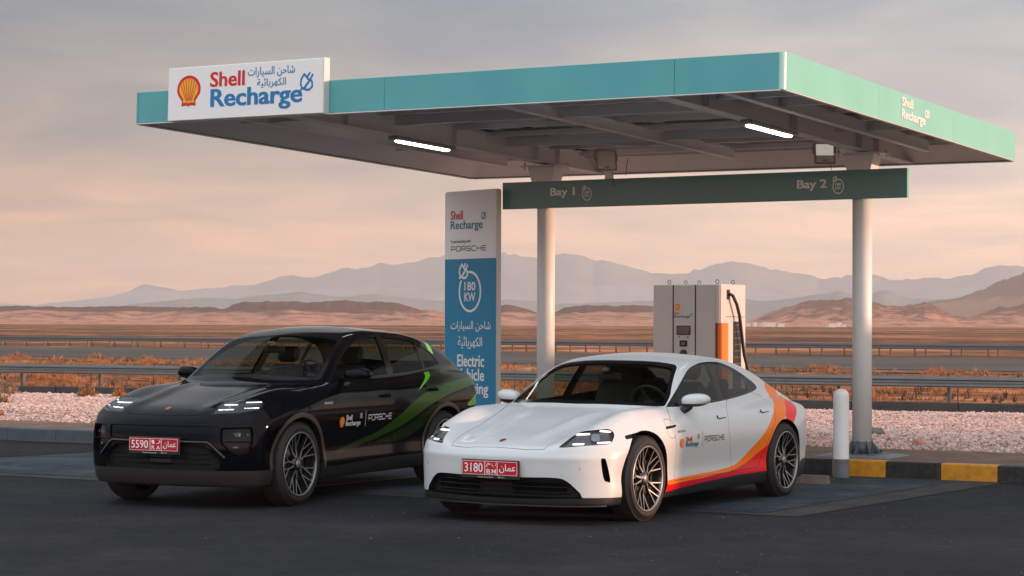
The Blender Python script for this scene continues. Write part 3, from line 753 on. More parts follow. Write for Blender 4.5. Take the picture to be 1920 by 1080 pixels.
# ---- low dark kerb behind the gravel
bk = thing('low_concrete_kerb', 'low dark concrete kerb running behind the pink gravel', 'kerb')
p0, p1 = Vector((-34, back_line(-34), 0)), Vector((26, back_line(26), 0)); dv = (p1 - p0).normalized(); nb = int((p1 - p0).length / 2.0)
ang = math.atan2(dv.y, dv.x); proto_b = MB().box((1.0, .09, .11), (1.985, .18, .22), bev=.012).build('kerb_block', m_kdark, bk)
for i in range(nb):
    o = proto_b if i == 0 else proto_b.copy()
    if i: COL.objects.link(o); o.parent = bk
    o.matrix_local = Matrix.Translation(p0 + dv * (2.0 * i) + Vector((0, 0, rnd.uniform(-.008, .008)))) @ Matrix.Rotation(ang + rnd.uniform(-.003, .003), 4, 'Z')

# ---- guard rails
def w_beam(name, label, p0, p1, ztop, h, post_gap, m, group, post_h=None, reflect=False, thin=False):
    t = thing(name, label, 'guard rail', p0, math.atan2((p1 - p0).y, (p1 - p0).x), group); Ln = (p1 - p0).length
    prof = [(-.012, 0), (-.012, .06), (-.055, .13), (-.055, .30), (-.008, .42), (-.008, .58), (-.055, .70), (-.055, .87), (-.012, .94), (-.012, 1)]
    n = int(Ln / 4.3)
    for i in range(n):
        x0, x1 = i * Ln / n, (i + 1) * Ln / n + .12
        V = [(x0, p[0] - (.004 if i % 2 else 0), ztop - h + p[1] * h) for p in prof] + [(x1, p[0] - (.004 if i % 2 else 0), ztop - h + p[1] * h) for p in prof]
        V += [(v[0], v[1] + .006, v[2]) for v in V]; k = len(prof)
        Fc = [(j, j + k, j + k + 1, j + 1) for j in range(k - 1)] + [(2 * k + j, 2 * k + j + 1, 3 * k + j + 1, 3 * k + j) for j in range(k - 1)] + [(0, 2 * k, 3 * k, k), (k - 1, 2 * k - 1, 4 * k - 1, 3 * k - 1)]
        MB().add(V, Fc, sm=False).build('rail', m, t)
    pm = None
    for i in range(int(Ln / post_gap)):
        o = MB().box((0, .09, (ztop - .03) / 2 - .05), (.065, .10, ztop + .07)).box((0, .03, ztop - h / 2), (.12, .07, h * .7)).build('post', m_galv_post, t) if pm is None else pm.copy()
        if pm is not None: COL.objects.link(o); o.parent = t
        pm = pm or o; o.location = (.4 + i * post_gap, 0, 0)
    return t
w_beam('guard_rail', 'near galvanised guard rail running behind the gravel and the cars', Vector((-23.6, 53.65, 0)), Vector((20.5, 34.6, 0)), .675, .215, 2.15, m_galv, None)
m_far = mat('far_rail_steel', (.16, .165, .17), .5, .6)
fd = Vector((62.1, -37, 0)).normalized(); f0 = Vector((-35.6, 145, 0))
w_beam('guard_rail', 'far guard rail on the near side of the double row beyond the highway', f0 - fd * 26, f0 + fd * 96, .60, .26, 2.0, m_far, 'guard rails beyond the highway')
w_beam('guard_rail', 'far guard rail on the rear side of the double row beyond the highway', f0 - fd * 26 + Vector((.9, 1.6, 0)), f0 + fd * 96 + Vector((.9, 1.6, 0)), .60, .26, 2.0, m_far, 'guard rails beyond the highway')
# thin wire fence behind the near rail
wf = thing('wire_fence', 'thin dark post and wire fence standing behind the near guard rail', 'fence', (-23.6, 55.0, 0), math.atan2(-19.05, 44.1))
wp = None
m_wire = mat('fence_wire', (.05, .045, .042), .6, .3)
for i in range(26):
    o = MB().tube([(0, 0, -.05), (0, 0, .66)], .014, 6).build('post', m_wire, wf) if wp is None else wp.copy()
    if wp is not None: COL.objects.link(o); o.parent = wf
    wp = wp or o; o.location = (i * 1.85 + rnd.uniform(-.25, .25), 0, 0)
for z in (.62,): MB().tube([(0, 0, z), (24, 0, z - .01), (48, 0, z)], .005, 5).build('wire', m_wire, wf)

# ---- highway and desert floor relief
rd = Vector((45, -14.6 - 7, 0)).normalized()
poly_sheet('highway', [Vector((-24.5, 99.9, .0)) - fd * 160, Vector((-24.5, 99.9, .0)) + fd * 190, Vector((-33.9, 137.5, .0)) + fd * 190, Vector((-33.9, 137.5, .0)) - fd * 160], m_road)
poly_sheet('highway_verge', [Vector((-24.5, 99.9, -.02)) - fd * 160 + Vector((-1, -4.0, 0)), Vector((-24.5, 99.9, -.02)) + fd * 190 + Vector((-1, -4.0, 0)), Vector((-24.5, 99.9, -.02)) + fd * 190, Vector((-24.5, 99.9, -.02)) - fd * 160], ground_mat('verge_sand', [(.4, (.16, .085, .055)), (.6, (.26, .15, .10))], [(.2, .6), (1.5, .4)], .95))
yy = np.concatenate([np.linspace(36, 102, 200)])[:, None]; xx = np.linspace(-1, 1, 260)[None, :]
DX = xx * (yy * .34 + 6); DY = yy + 0 * xx
DY = np.maximum(DY, back_line(DX) + .12)
lim = 99.9 - (DX + 24.5) * .596 - 4.2
DZ = .02 + .16 * (fbm(DX * .25, DY * .25, 4, 21) - .45) + .07 * (fbm(DX * 1.4, DY * 1.4, 3, 22) - .5)
DZ = np.where(DY > lim - 3, -.05, DZ)
DZ = DZ * np.clip((DY - back_line(DX)) / 2, .2, 1)
grid_mesh('desert_floor', DX, DY, DZ, m_desert)
yy = np.concatenate([np.linspace(0, 1, 170) ** 1.7])[:, None]; DYb = 112 + yy * 1500 + 0 * xx
DX = xx * (DYb * .33 + 10); lim2 = 137.5 - (DX + 33.9) * .596 + 2.5; DY = np.maximum(DYb, lim2)
DZ = .55 * (fbm(DX * .03, DY * .02, 4, 31) - .5) * np.clip((DY - lim2) / 60, 0, 1) + .0
DZ = DZ - .04; grid_mesh('desert_plain', DX, DY, DZ, m_plain)

# ---- scrub: countless low tufts
def tufts(name, X, Y, Z, S, m, nb_=7, seed=0, kind='stuff', parent=None, spread=.8, wk=.6):
    n = len(X); r = np.random.default_rng(seed); A = r.uniform(0, 2 * np.pi, (n, nb_)); Ln = S[:, None] * r.uniform(.5, 1.1, (n, nb_)); tilt = r.uniform(.1, spread, (n, nb_)); w = S[:, None] * r.uniform(.04, .10, (n, nb_)) * wk
    dx, dy, dz = np.cos(A) * np.sin(tilt), np.sin(A) * np.sin(tilt), np.cos(tilt); bx = X[:, None] + np.cos(A) * S[:, None] * .18 * r.random((n, nb_)); by = Y[:, None] + np.sin(A) * S[:, None] * .18 * r.random((n, nb_))
    px_, py_ = -np.sin(A) * w, np.cos(A) * w; Zb = Z[:, None] + 0 * A
    P = [np.stack([bx - px_, by - py_, Zb], 2), np.stack([bx + px_, by + py_, Zb], 2), np.stack([bx + dx * Ln * .6 + px_ * .8, by + dy * Ln * .6 + py_ * .8, Zb + dz * Ln * .65], 2), np.stack([bx + dx * Ln * .6 - px_ * .8, by + dy * Ln * .6 - py_ * .8, Zb + dz * Ln * .65], 2), np.stack([bx + dx * Ln * 1.1, by + dy * Ln * 1.1, Zb + dz * Ln * .95], 2)]
    V = np.stack(P, 2).reshape(-1, 3); b = np.arange(n * nb_)[:, None] * 5
    T = np.concatenate([b + np.array([0, 1, 2]), b + np.array([0, 2, 3]), b + np.array([3, 2, 4])]); o = mesh_obj(name, V, T, m, parent)
    if kind: tag(o, kind=kind)
    return o
m_dry = mat('dry_grass_orange', (.52, .19, .055), .9, noise=(2, .5, (.36, .17, .07))); m_dry2 = mat('dry_grass_pale', (.42, .27, .15), .9, noise=(2, .5, (.26, .17, .10))); m_scrub = mat('dark_scrub', (.055, .045, .028), .9, noise=(2, .5, (.10, .07, .04)))
def field(n, seed, thr, lo=.12, hi=.34):
    r = np.random.default_rng(seed); Y = 41 + 52 * r.random(n * 4) ** 1.2; X = r.uniform(-1, 1, n * 4) * (Y * .30 + 2)
    ok = (fbm(X * .12, Y * .22, 3, seed) > thr) & (Y > back_line(X) + 1.0) & (Y < 99.9 - (X + 24.5) * .596 - 5); X, Y = X[ok][:n], Y[ok][:n]; return X, Y, np.zeros(len(X)), r.uniform(lo, hi, len(X))
def clusters(n, per, seed, rad):
    r = np.random.default_rng(seed); Y = 41.5 + 50 * r.random(n * 3) ** 1.3; X = r.uniform(-1, 1, n * 3) * (Y * .29 + 2)
    ok = (Y > back_line(X) + 1.3) & (Y < 99.9 - (X + 24.5) * .596 - 5); X, Y = X[ok][:n], Y[ok][:n]; n = len(X); R0 = r.uniform(.35, 1.0, n) * rad
    a = r.uniform(0, 6.28, (n, per)); d = np.sqrt(r.random((n, per))); return (X[:, None] + np.cos(a) * d * R0[:, None]).ravel(), (Y[:, None] + np.sin(a) * d * R0[:, None] * .8).ravel(), ((1 - d ** 2) * R0[:, None] * .28).ravel(), (R0[:, None] * .42 * (1.1 - .5 * d)).ravel()
tufts('dry_bushes', *clusters(330, 26, 61, .62), m_dry, 12, 11, spread=1.4, wk=.4); tufts('brown_bushes', *clusters(150, 24, 62, .5), m_dry2, 12, 12, spread=1.4, wk=.4)
tufts('dry_grass', *field(2600, 3, .54, .10, .26), m_dry, 7, 1); tufts('pale_grass', *field(900, 5, .55, .1, .24), m_dry2, 7, 2); tufts('dark_scrub', *field(1500, 8, .56, .12, .28), m_scrub, 9, 3)
# shrubs one can tell apart: on and behind the gravel
def shrub(x, y, h, m, label, seed, grp='dry shrubs by the gravel strip', z=.1):
    t = thing('dry_shrub', label, 'shrub', (x, y, z), 0, grp); r = random.Random(seed)
    st = MB()
    for k in range(9):
        a = r.uniform(0, 6.28); d = r.uniform(.25, .75) * h; st.tube([(0, 0, 0), (math.cos(a) * d * .4, math.sin(a) * d * .4, h * .45), (math.cos(a) * d, math.sin(a) * d, h * r.uniform(.75, 1.0))], [.012, .008, .004], 5, cap=False)
    st.build('stems', mat('dry_stem', (.20, .10, .05), .9) if 'dry_stem' not in MATS else MATS['dry_stem'], t)
    rr = np.random.default_rng(seed); n = int(90 + 60 * h); X_ = rr.normal(0, h * .34, n); Y_ = rr.normal(0, h * .34, n); Z_ = np.abs(rr.normal(0, h * .28, n)) * np.exp(-(X_ ** 2 + Y_ ** 2) / (h * h))
    tufts('foliage', X_, Y_, Z_, np.full(n, h * .42), m, 7, seed, kind=None, parent=t, spread=1.0)
    return t
for i, (x, y, h, m, lb) in enumerate([(-9.6, 38.6, .42, m_dry2, 'wiry pale shrub on the gravel, tallest one left of the black car'), (-8.6, 42.2, .30, m_dry, 'round orange shrub under the near guard rail left of the black car'), (-7.9, 42.0, .26, m_dry, 'second round orange shrub, nearer the black car'), (-11.5, 41.5, .55, m_dry, 'orange shrub cut by the left edge of the photo'),
        (-6.6, 36.0, .20, m_dry, 'low orange shrub on the gravel beside the black car nose'), (-10.5, 43.5, .32, m_dry2, 'pale shrub behind the wiry one at the left edge'), (-10.9, 37.0, .34, m_dry, 'orange shrub low at the left edge of the photo'), (.3, 41.5, .36, m_dry2, 'pale grassy shrub behind the white car bonnet beside the left post'), (1.5, 41.0, .36, m_dry2, 'pale grassy shrub seen through the white car windows'), (-.5, 41.9, .30, m_dry, 'orange shrub between the totem and the left post')]):
    shrub(x, y, h, m, lb, 40 + i)

# ---- hills and mountains: real relief at their own distances
def horizon_y(px): return 605.4 + .0036 * (px - 960)
def ridge(name, prof, D, depth, m, base=0.0, gully=.35, seed=0, ext=None, back=.5, nu=520, nv=46, freq=9.0, crag=.05):
    px = np.array([p[0] for p in prof], float); py = np.array([p[1] for p in prof], float)
    u = np.linspace(px[0], px[-1], nu); hy = np.interp(u, px, py); k = np.exp(-.5 * (np.arange(-3, 4) / .7) ** 2); k /= k.sum(); hy = np.convolve(np.pad(hy, 3, 'edge'), k, 'valid')
    H = np.maximum((horizon_y(u) - hy) * D / CAM_F + CAM_H, .01); az = np.arctan((u - 960) / CAM_F)
    H = H * (1 + .11 * (fbm(u * .045, u * 0, 5, seed + 9, ridge=True) - .6))
    v = np.linspace(0, 1 + back, nv)[:, None]; hw = H[None, :]
    D0 = D - depth * (1 - v); X0 = np.tan(az)[None, :] * D0; fs = depth / freq * 3.0
    wob = fbm(X0 / fs / 2.5, (D0 + 0 * X0) / fs / 2.5, 4, seed)
    shape = np.where(v <= 1, np.sin(np.clip(v, 0, 1) * np.pi / 2) ** 1.5, np.clip(1 - (v - 1) / back, 0, 1) ** .8)
    g = fbm(X0 / fs + 1.5 * wob, (D0 + 0 * X0) / fs * .6 + 1.5 * wob, 5, seed + 3, ridge=True)
    Z = hw * shape * (1 - gully * (1 - g) * 4 * np.clip(v, 0, 1) * np.clip(1.0 - v, 0, 1) - gully * .25 * (1 - g) * (v < 1)) + base
    Z = np.where(v >= .999, hw * shape + base, Z)
    Dd = D - depth * (1 - v) + depth * .12 * (wob - .5) * (1 - np.clip(v, 0, 1))
    Xg = np.tan(az)[None, :] * Dd; Yg = Dd + 0 * Xg
    rough = fbm(X0 / fs * 5, (D0 + 0 * X0) / fs * 5, 4, seed + 17) - .5
    Z = Z + hw * crag * rough * np.clip(v * 3, 0, 1)
    return grid_mesh(name, Xg, Yg, Z, m)
def rock_mat(name, low, high, z0, z1, sc, strata=0.0):
    m = bpy.data.materials.new(name); m.use_nodes = True; nt = m.node_tree; b = nt.nodes['Principled BSDF']; b.inputs['Roughness'].default_value = .95; b.inputs['Specular IOR Level'].default_value = .1
    g = nt.nodes.new('ShaderNodeNewGeometry'); s = nt.nodes.new('ShaderNodeSeparateXYZ'); nt.links.new(g.outputs['Position'], s.inputs[0])
    n = nt.nodes.new('ShaderNodeTexNoise'); n.inputs['Scale'].default_value = sc; n.inputs['Detail'].default_value = 8; n.inputs['Roughness'].default_value = .65; nt.links.new(g.outputs['Position'], n.inputs['Vector'])
    mr = nt.nodes.new('ShaderNodeMapRange'); mr.inputs['From Min'].default_value = z0; mr.inputs['From Max'].default_value = z1; nt.links.new(s.outputs['Z'], mr.inputs['Value'])
    a = nt.nodes.new('ShaderNodeMath'); a.operation = 'MULTIPLY_ADD'; a.inputs[1].default_value = 1.6; nt.links.new(n.outputs['Fac'], a.inputs[0])
    sb = nt.nodes.new('ShaderNodeMath'); sb.operation = 'SUBTRACT'; sb.inputs[1].default_value = .8; nt.links.new(mr.outputs[0], sb.inputs[0]); nt.links.new(sb.outputs[0], a.inputs[2])
    r = nt.nodes.new('ShaderNodeValToRGB'); r.color_ramp.elements[0].position = .38; r.color_ramp.elements[0].color = rgb(*low); r.color_ramp.elements[1].position = .62; r.color_ramp.elements[1].color = rgb(*high)
    nt.links.new(a.outputs[0], r.inputs[0]); nt.links.new(r.outputs[0], b.inputs['Base Color'])
    bp = nt.nodes.new('ShaderNodeBump'); bp.inputs['Strength'].default_value = .5; bp.inputs['Distance'].default_value = 1.2 / sc * .2; nt.links.new(n.outputs['Fac'], bp.inputs['Height']); nt.links.new(bp.outputs[0], b.inputs['Normal'])
    return m
m_mtn = rock_mat('far_mountain_hazed_rock', (.27, .27, .28), (.21, .22, .23), 0, 200, .004)  # pale bluish rock: extra distance haze put into the colour
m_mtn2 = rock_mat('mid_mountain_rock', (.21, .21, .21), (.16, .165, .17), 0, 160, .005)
m_mesa = rock_mat('mesa_rock', (.44, .21, .13), (.12, .062, .047), 5, 13, .02)
m_crag = rock_mat('rocky_pink_hill', (.50, .235, .15), (.19, .10, .072), -14, 26, .06)
m_pink = rock_mat('pale_pink_hill', (.62, .28, .17), (.40, .18, .12), -6, 22, .03)
m_brown = rock_mat('brown_hill_rock', (.30, .17, .12), (.19, .12, .095), 5, 60, .012)
far_prof = [(-1700, 540), (-1200, 520), (-700, 560), (-300, 552), (-100, 566), (60, 572), (172, 561), (200, 556), (227, 553), (246, 541), (269, 533), (308, 538), (350, 546), (382, 540), (420, 541), (430, 535), (477, 534), (501, 526), (524, 516), (550, 516), (564, 522), (594, 521), (604, 513), (634, 508), (665, 502), (723, 494), (747, 497), (784, 489), (833, 482), (870, 476), (910, 478), (945, 474), (985, 480), (1010, 484), (1045, 478), (1080, 477), (1110, 484), (1140, 492), (1175, 502), (1230, 515), (1290, 512), (1340, 496), (1375, 487), (1395, 492), (1420, 499), (1451, 507), (1518, 515), (1545, 524), (1584, 515), (1645, 515), (1682, 526), (1723, 522), (1779, 522), (1820, 515), (1862, 498), (1904, 498), (1960, 506), (2100, 500), (2400, 520), (2900, 505), (3600, 540)]
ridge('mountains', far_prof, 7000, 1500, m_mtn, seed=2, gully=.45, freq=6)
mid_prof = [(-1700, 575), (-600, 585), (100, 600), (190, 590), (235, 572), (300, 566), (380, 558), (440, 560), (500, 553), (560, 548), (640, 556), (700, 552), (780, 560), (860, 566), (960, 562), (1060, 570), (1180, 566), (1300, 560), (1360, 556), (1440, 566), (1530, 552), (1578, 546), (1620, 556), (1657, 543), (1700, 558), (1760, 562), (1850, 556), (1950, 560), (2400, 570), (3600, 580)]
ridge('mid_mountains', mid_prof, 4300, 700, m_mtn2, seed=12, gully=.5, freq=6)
brown_prof = [(1560, 606), (1640, 585), (1700, 573), (1779, 560), (1848, 545), (1876, 528), (1920, 507), (1990, 488), (2100, 470), (2300, 480), (2600, 510), (3200, 570), (3500, 600)]
ridge('brown_hill', brown_prof, 2600, 700, m_brown, seed=22, gully=.7, freq=10, crag=.25)
mesa_prof = [(-1500, 575), (-700, 572), (-200, 574), (0, 574), (150, 573), (300, 574), (400, 575), (414, 580), (440, 570), (458, 565), (540, 564.5), (650, 563), (676, 567), (705, 566), (747, 567), (775, 578), (808, 586), (836, 593), (880, 590), (915, 578), (948, 571), (975, 574), (1003, 585), (1030, 590), (1060, 575), (1100, 571), (1150, 574), (1200, 571), (1230, 576), (1290, 590), (1400, 603)]
ridge('mesa', mesa_prof, 1750, 420, m_mesa, seed=32, gully=.5, freq=9, crag=.16, nu=900, nv=60)
spur_prof = [(-1500, 590), (0, 589), (60, 585), (140, 588), (210, 584), (260, 590), (330, 583), (400, 585), (450, 591), (500, 584), (540, 578), (580, 583), (640, 591), (700, 586), (740, 580), (800, 582), (850, 590), (930, 588), (1000, 594), (1080, 586), (1180, 590), (1260, 598), (1400, 604)]
ridge('pink_spurs', spur_prof, 1420, 260, m_crag, seed=42, gully=.7, freq=9, crag=.34, nu=900, nv=50)
right_prof = [(1385, 608), (1398, 605), (1440, 588), (1475, 578), (1501, 570), (1543, 565), (1598, 564), (1645, 569), (1680, 574), (1700, 571), (1720, 568), (1734, 566), (1755, 570), (1770, 580), (1790, 590), (1815, 592), (1850, 585), (1885, 578), (1920, 573), (2000, 560), (2300, 570), (2700, 590), (3000, 606)]
ridge('right_hill', right_prof, 1500, 330, m_crag, seed=52, gully=.8, freq=9, crag=.55, nu=700, nv=60)
# far settlement at the foot of the right-hand hill
m_wall = mat('far_white_wall', (.70, .62, .56), .8)
rr = random.Random(4)
HX = sorted([rr.choice([rr.uniform(1402, 1500), rr.uniform(1402, 1440), rr.uniform(1545, 1600)]) for _ in range(18)])
HL = ['tiny pale house, number %s from the left, in the settlement under the right hill' % n for n in 'one two three four five six seven eight nine ten eleven twelve thirteen fourteen fifteen sixteen seventeen eighteen'.split()]
for i in range(18):
    pxx = HX[i]; D = rr.uniform(1080, 1160); w_ = rr.uniform(1.5, 5); h_ = rr.uniform(1.2, 2.4)
    X_ = (pxx - 960) / CAM_F * D; t = thing('far_house', HL[i], 'house', (X_, D, -.1), 0, 'houses at the foot of the right hill')
    MB().box((0, 0, h_ / 2), (w_, 5, h_)).build('wall', m_wall, t); MB().box((0, 0, h_ + .12), (w_ + .3, 5.3, .24)).build('roof', m_wall, t)

# ---- air
haze = MB().box((0, 4500, 135), (19000, 9700, 273)).build('haze', [bpy.data.materials.new('haze')])
hm = haze.data.materials[0]; hm.use_nodes = True; hn = hm.node_tree; hn.nodes.clear(); ho = hn.nodes.new('ShaderNodeOutputMaterial'); hv = hn.nodes.new('ShaderNodeVolumePrincipled')
hv.inputs['Color'].default_value = (.86, .83, .78, 1); hv.inputs['Density'].default_value = HAZE; hv.inputs['Anisotropy'].default_value = .2
hn.links.new(hv.outputs[0], ho.inputs['Volume']); tag(haze, kind='stuff')
# ------------------------------------------------------------------ cars
m_tyre = mat('tyre_rubber', (.022, .020, .019), .78, bump=(60, .25, .004))
m_rimface = mat('machined_alloy', (.30, .298, .295), .34, .55)
m_rimdark = mat('gloss_black_wheel', (.012, .012, .013), .25, coat=.5)
m_disc = mat('brake_steel', (.30, .29, .28), .35, 1.0)
m_blackplastic = mat('black_plastic', (.018, .018, .019), .45, bump=(220, .12, .002))
m_gloss = mat('gloss_black_trim', (.007, .007, .008), .15, spec=.16)
m_dark = mat('dark_cavity', (.008, .008, .008), .8)
m_seam = mat('panel_gap_shadow', (.06, .06, .06), .7)
m_cabin = mat('cabin_cloth', (.022, .020, .020), .75, bump=(90, .3, .003))
m_leather = mat('seat_leather', (.035, .032, .031), .5, bump=(60, .2, .003))
m_dash = mat('dash_plastic', (.022, .021, .021), .55)
m_bezel = mat('satin_grey_bezel', (.18, .18, .18), .35, .6)
m_lens = glass_mat('clear_lens', (.93, .95, .96), refl=.5)
m_ws = glass_mat('windscreen_glass', (.52, .55, .50), refl=.40)
m_side = glass_mat('side_glass', (.62, .70, .62), refl=.6)
m_rear = glass_mat('rear_glass', (.30, .29, .28), refl=.6)
GLASS = (m_ws, m_side, m_rear)
m_led = mat('led_white', (.9, .9, .9), .4, emit=(.92, 1.0, 1.0), estr=1.2)
m_ledw = mat('led_warm', (.9, .9, .9), .4, emit=(1.0, .98, .90), estr=.85)
m_projector = mat('projector_glass', (.25, .28, .32), .05, .6, coat=.6)
m_plate = mat('number_plate_red', (.50, .008, .020), .35)
m_white = mat('white_print', (.80, .80, .80), .45)
m_blackprint = mat('black_print', (.03, .03, .03), .45)
m_crest = mat('crest_bronze', (.42, .16, .07), .35, .8)
m_lred = mat('logo_red', (.66, .010, .012), .4); m_lyel = mat('logo_yellow', (.98, .42, .02), .4); m_lorange = mat('logo_orange', (.75, .12, .02), .4)
m_teal_print = mat('teal_print', (.05, .20, .24), .45)
m_blue_print = mat('blue_print', (.004, .19, .45), .45)
LOGO = {'logo_red': m_lred, 'logo_yellow': m_lyel}

class CarShell:
    def __init__(s, F, lo, hi, h=.016):
        s.F = F; s.P = {'body': extract(F, lo, hi, h)}; s.done = {}
    def carve(s, names, g, new):
        got = []
        for n in names:
            if n not in s.P or len(s.P[n].T) == 0: continue
            a, b = split(s.P[n], g(s.P[n].V)); s.P[n] = b
            if len(a.T): got.append(a)
        s.P[new] = join(*( [s.P[new]] if new in s.P else []), *got)
        return s.P[new]
    def band(s, names, d, w, new='panel_gap'):
        for n in list(names):
            if n not in s.P or len(s.P[n].T) == 0: continue
            a, b = split(s.P[n], d(s.P[n].V) - w)           # a: d < w
            c, e = split(a, d(a.V) + w)                     # e: -w < d < w
            s.P[n] = join(b, c); s.P[n] = weld(s.P[n])
            s.P[new] = join(*([s.P[new]] if new in s.P else []), e)
    def nrm(s, m): return normals(s.F, m.V)
    def surf_y(s, x, z):
        """outermost y of the shell at (x, z)"""
        y = np.full(x.shape, 1.15); f = s.F(x, y, z)
        for _ in range(60):
            y = y - np.clip(s.F(x, y, z) * .8, -.01, .05)
        return y
    def surf_x(s, y, z):
        x = np.full(y.shape, 1.3)
        for _ in range(60): x = x - np.clip(s.F(x, y, z) * .8, -.01, .05)
        return x

def poly_from(pts3, kind, n=6):
    """3d points on the shell -> smoothed outline in a projection; a 4th entry keeps the corner sharp"""
    A = np.array([p[:3] for p in pts3], float); u, v = proj(A, kind)
    return smooth_poly([(u[i], v[i], 1) if len(pts3[i]) > 3 else (u[i], v[i]) for i in range(len(pts3))], n)
def region(kind, poly, mask=None):
    def g(V):
        u, v = proj(V, kind); d = sdpoly(u, v, poly)
        return np.maximum(d, mask(V)) if mask else d
    return g

def wheel_part(root, rr, tr, loc, side, spin=0.0, steer=0.0, n_name='wheel', proto=None):
    if proto is not None:
        w = copy_tree(proto, root)
    else:
        w = bpy.data.objects.new(n_name, None)
        COL.objects.link(w); w.parent = root; w.empty_display_size = .1
        hw = .118
        prof = [(rr + .004, hw - .012), (rr + .022, hw - .001), (rr + .05, hw), (tr - .035, hw - .006), (tr - .012, hw - .022), (tr - .003, hw - .048), (tr, hw - .075),
                (tr, -hw + .075), (tr - .003, -hw + .048), (tr - .012, -hw + .022), (tr - .035, -hw), (rr + .03, -hw), (rr - .01, -hw + .02)]
        t = MB().lathe(prof, 72, 'Y')
        # tread grooves as raised blocks between them
        for k in range(90):
            a = 2 * math.pi * k / 90
            M4 = Matrix.Rotation(-a, 4, 'Y') @ Matrix.Translation((0, 0, tr + .0005))
            for yy, ww in ((-.075, .030), (-.028, .034), (.028, .034), (.075, .030)):
                t.box((0, yy, 0), (tr * .058, ww, .006), M4)
        t.build('tyre', m_tyre, w)
        b = MB().lathe([(rr + .006, hw - .006), (rr, hw - .002), (rr - .008, hw - .008), (rr - .012, hw - .03), (rr - .03, hw - .10), (rr - .035, -hw + .02), (rr + .002, -hw + .01)], 72, 'Y', mi=0)
        b.build('rim_barrel', m_rimdark, w)
        MB().lathe([(rr + .006, hw - .005), (rr + .002, hw + .002), (rr - .007, hw - .002), (rr - .009, hw - .010)], 72, 'Y').build('rim_edge', m_rimface, w)
        yf = hw - .028
        def bar(mb, p0, p1, w0, w1, d0, d1, t=.022):
            p0 = Vector((p0[0], 0, p0[1])); p1 = Vector((p1[0], 0, p1[1])); d = (p1 - p0).normalized(); s = Vector((-d.z, 0, d.x))
            for k, mi_ in ((0, 0), (1, 1)):
                g0, g1 = (t, t) if k == 0 else (.0015, .0015)
                e = 0.0 if k == 0 else .0014
                f = 1.0 if k == 0 else .86
                V = []
                for p, ww, dd, gg in ((p0, w0, d0, g0), (p1, w1, d1, g1)):
                    for sx in (-1, 1):
                        V.append(p + s * sx * ww * f / 2 + Vector((0, dd + e, 0))); V.append(p + s * sx * ww * (1.25 if k == 0 else f) / 2 + Vector((0, dd + e - gg, 0)))
                mb.add(V, [(0, 2, 6, 4), (1, 5, 7, 3), (0, 4, 5, 1), (2, 3, 7, 6), (0, 1, 3, 2), (4, 6, 7, 5)], mi_)
        for k in range(10):
            base = 72 * (k // 2) + (13 if k % 2 else -13)
            def P(a, r): return (r * math.sin(R(a)), r * math.cos(R(a)))
            mb = MB()
            s_ = 1 if k % 2 else -1
            bar(mb, P(base - s_ * 4, .050), P(base + s_ * 1, rr * .50), .022, .014, yf - .004, yf - .018)
            bar(mb, P(base + s_ * 1, rr * .49), P(base + s_ * 10, rr * .985), .0125, .010, yf - .018, hw - .010)
            bar(mb, P(base + s_ * 1, rr * .49), P(base - s_ * 8, rr * .985), .0125, .010, yf - .018, hw - .010)
            mb.build('spoke', [m_rimdark, m_rimface], w)
        MB().lathe([(.0, yf + .010), (.026, yf + .010), (.034, yf + .004), (.036, yf - .01)], 28, 'Y').build('centre_cap', m_rimface, w)
        MB().lathe([(.036, yf), (.062, yf - .003), (.070, yf - .03), (.075, yf - .06)], 28, 'Y').build('hub', m_rimdark, w)
        MB().lathe([(.07, .015), (rr * .78, .015), (rr * .78, -.015), (.07, -.015)], 48, 'Y').build('brake_disc', m_disc, w)
        MB().box((rr * .62, .005, rr * .25), (.075, .075, .20), Matrix.Rotation(.1, 4, 'Y'), bev=.015).build('brake_caliper', m_bezel, w)
    w.location = loc
    w.rotation_euler = (0, spin, (0 if side > 0 else math.pi) + steer)
    w.rotation_mode = 'XYZ'
    w.matrix_local = Matrix.Translation(loc) @ Matrix.Rotation((0 if side > 0 else math.pi) + steer, 4, 'Z') @ Matrix.Rotation(spin, 4, 'Y')
    return w

def ellips(c, d, p=(1, 1), n=28, shear=0.0):
    """super-ellipsoid as M"""
    V, T = [], []
    sg = lambda v, e: math.copysign(abs(v) ** e, v)
    for i in range(n + 1):
        la = -math.pi / 2 + math.pi * i / n
        for j in range(2 * n):
            lo = 2 * math.pi * j / (2 * n)
            cx = sg(math.cos(la), p[1])
            V.append((c[0] + d[0] / 2 * cx * sg(math.cos(lo), p[0]) , c[1] + d[1] / 2 * cx * sg(math.sin(lo), p[0]), c[2] + d[2] / 2 * sg(math.sin(la), p[1])))
    for i in range(n):
        for j in range(2 * n):
            a, b, e, f = i * 2 * n + j, i * 2 * n + (j + 1) % (2 * n), (i + 1) * 2 * n + (j + 1) % (2 * n), (i + 1) * 2 * n + j
            T += [(a, b, e), (a, e, f)]
    return M(np.array(V), np.array(T))
def put(name, m, mt, parent, smooth=True, F=None):
    if len(m.T) == 0: return None
    m = weld(m)
    return mesh_obj(name, m.V, m.T, mt, parent, smooth=smooth, norms=normals(F, m.V) if F else None)

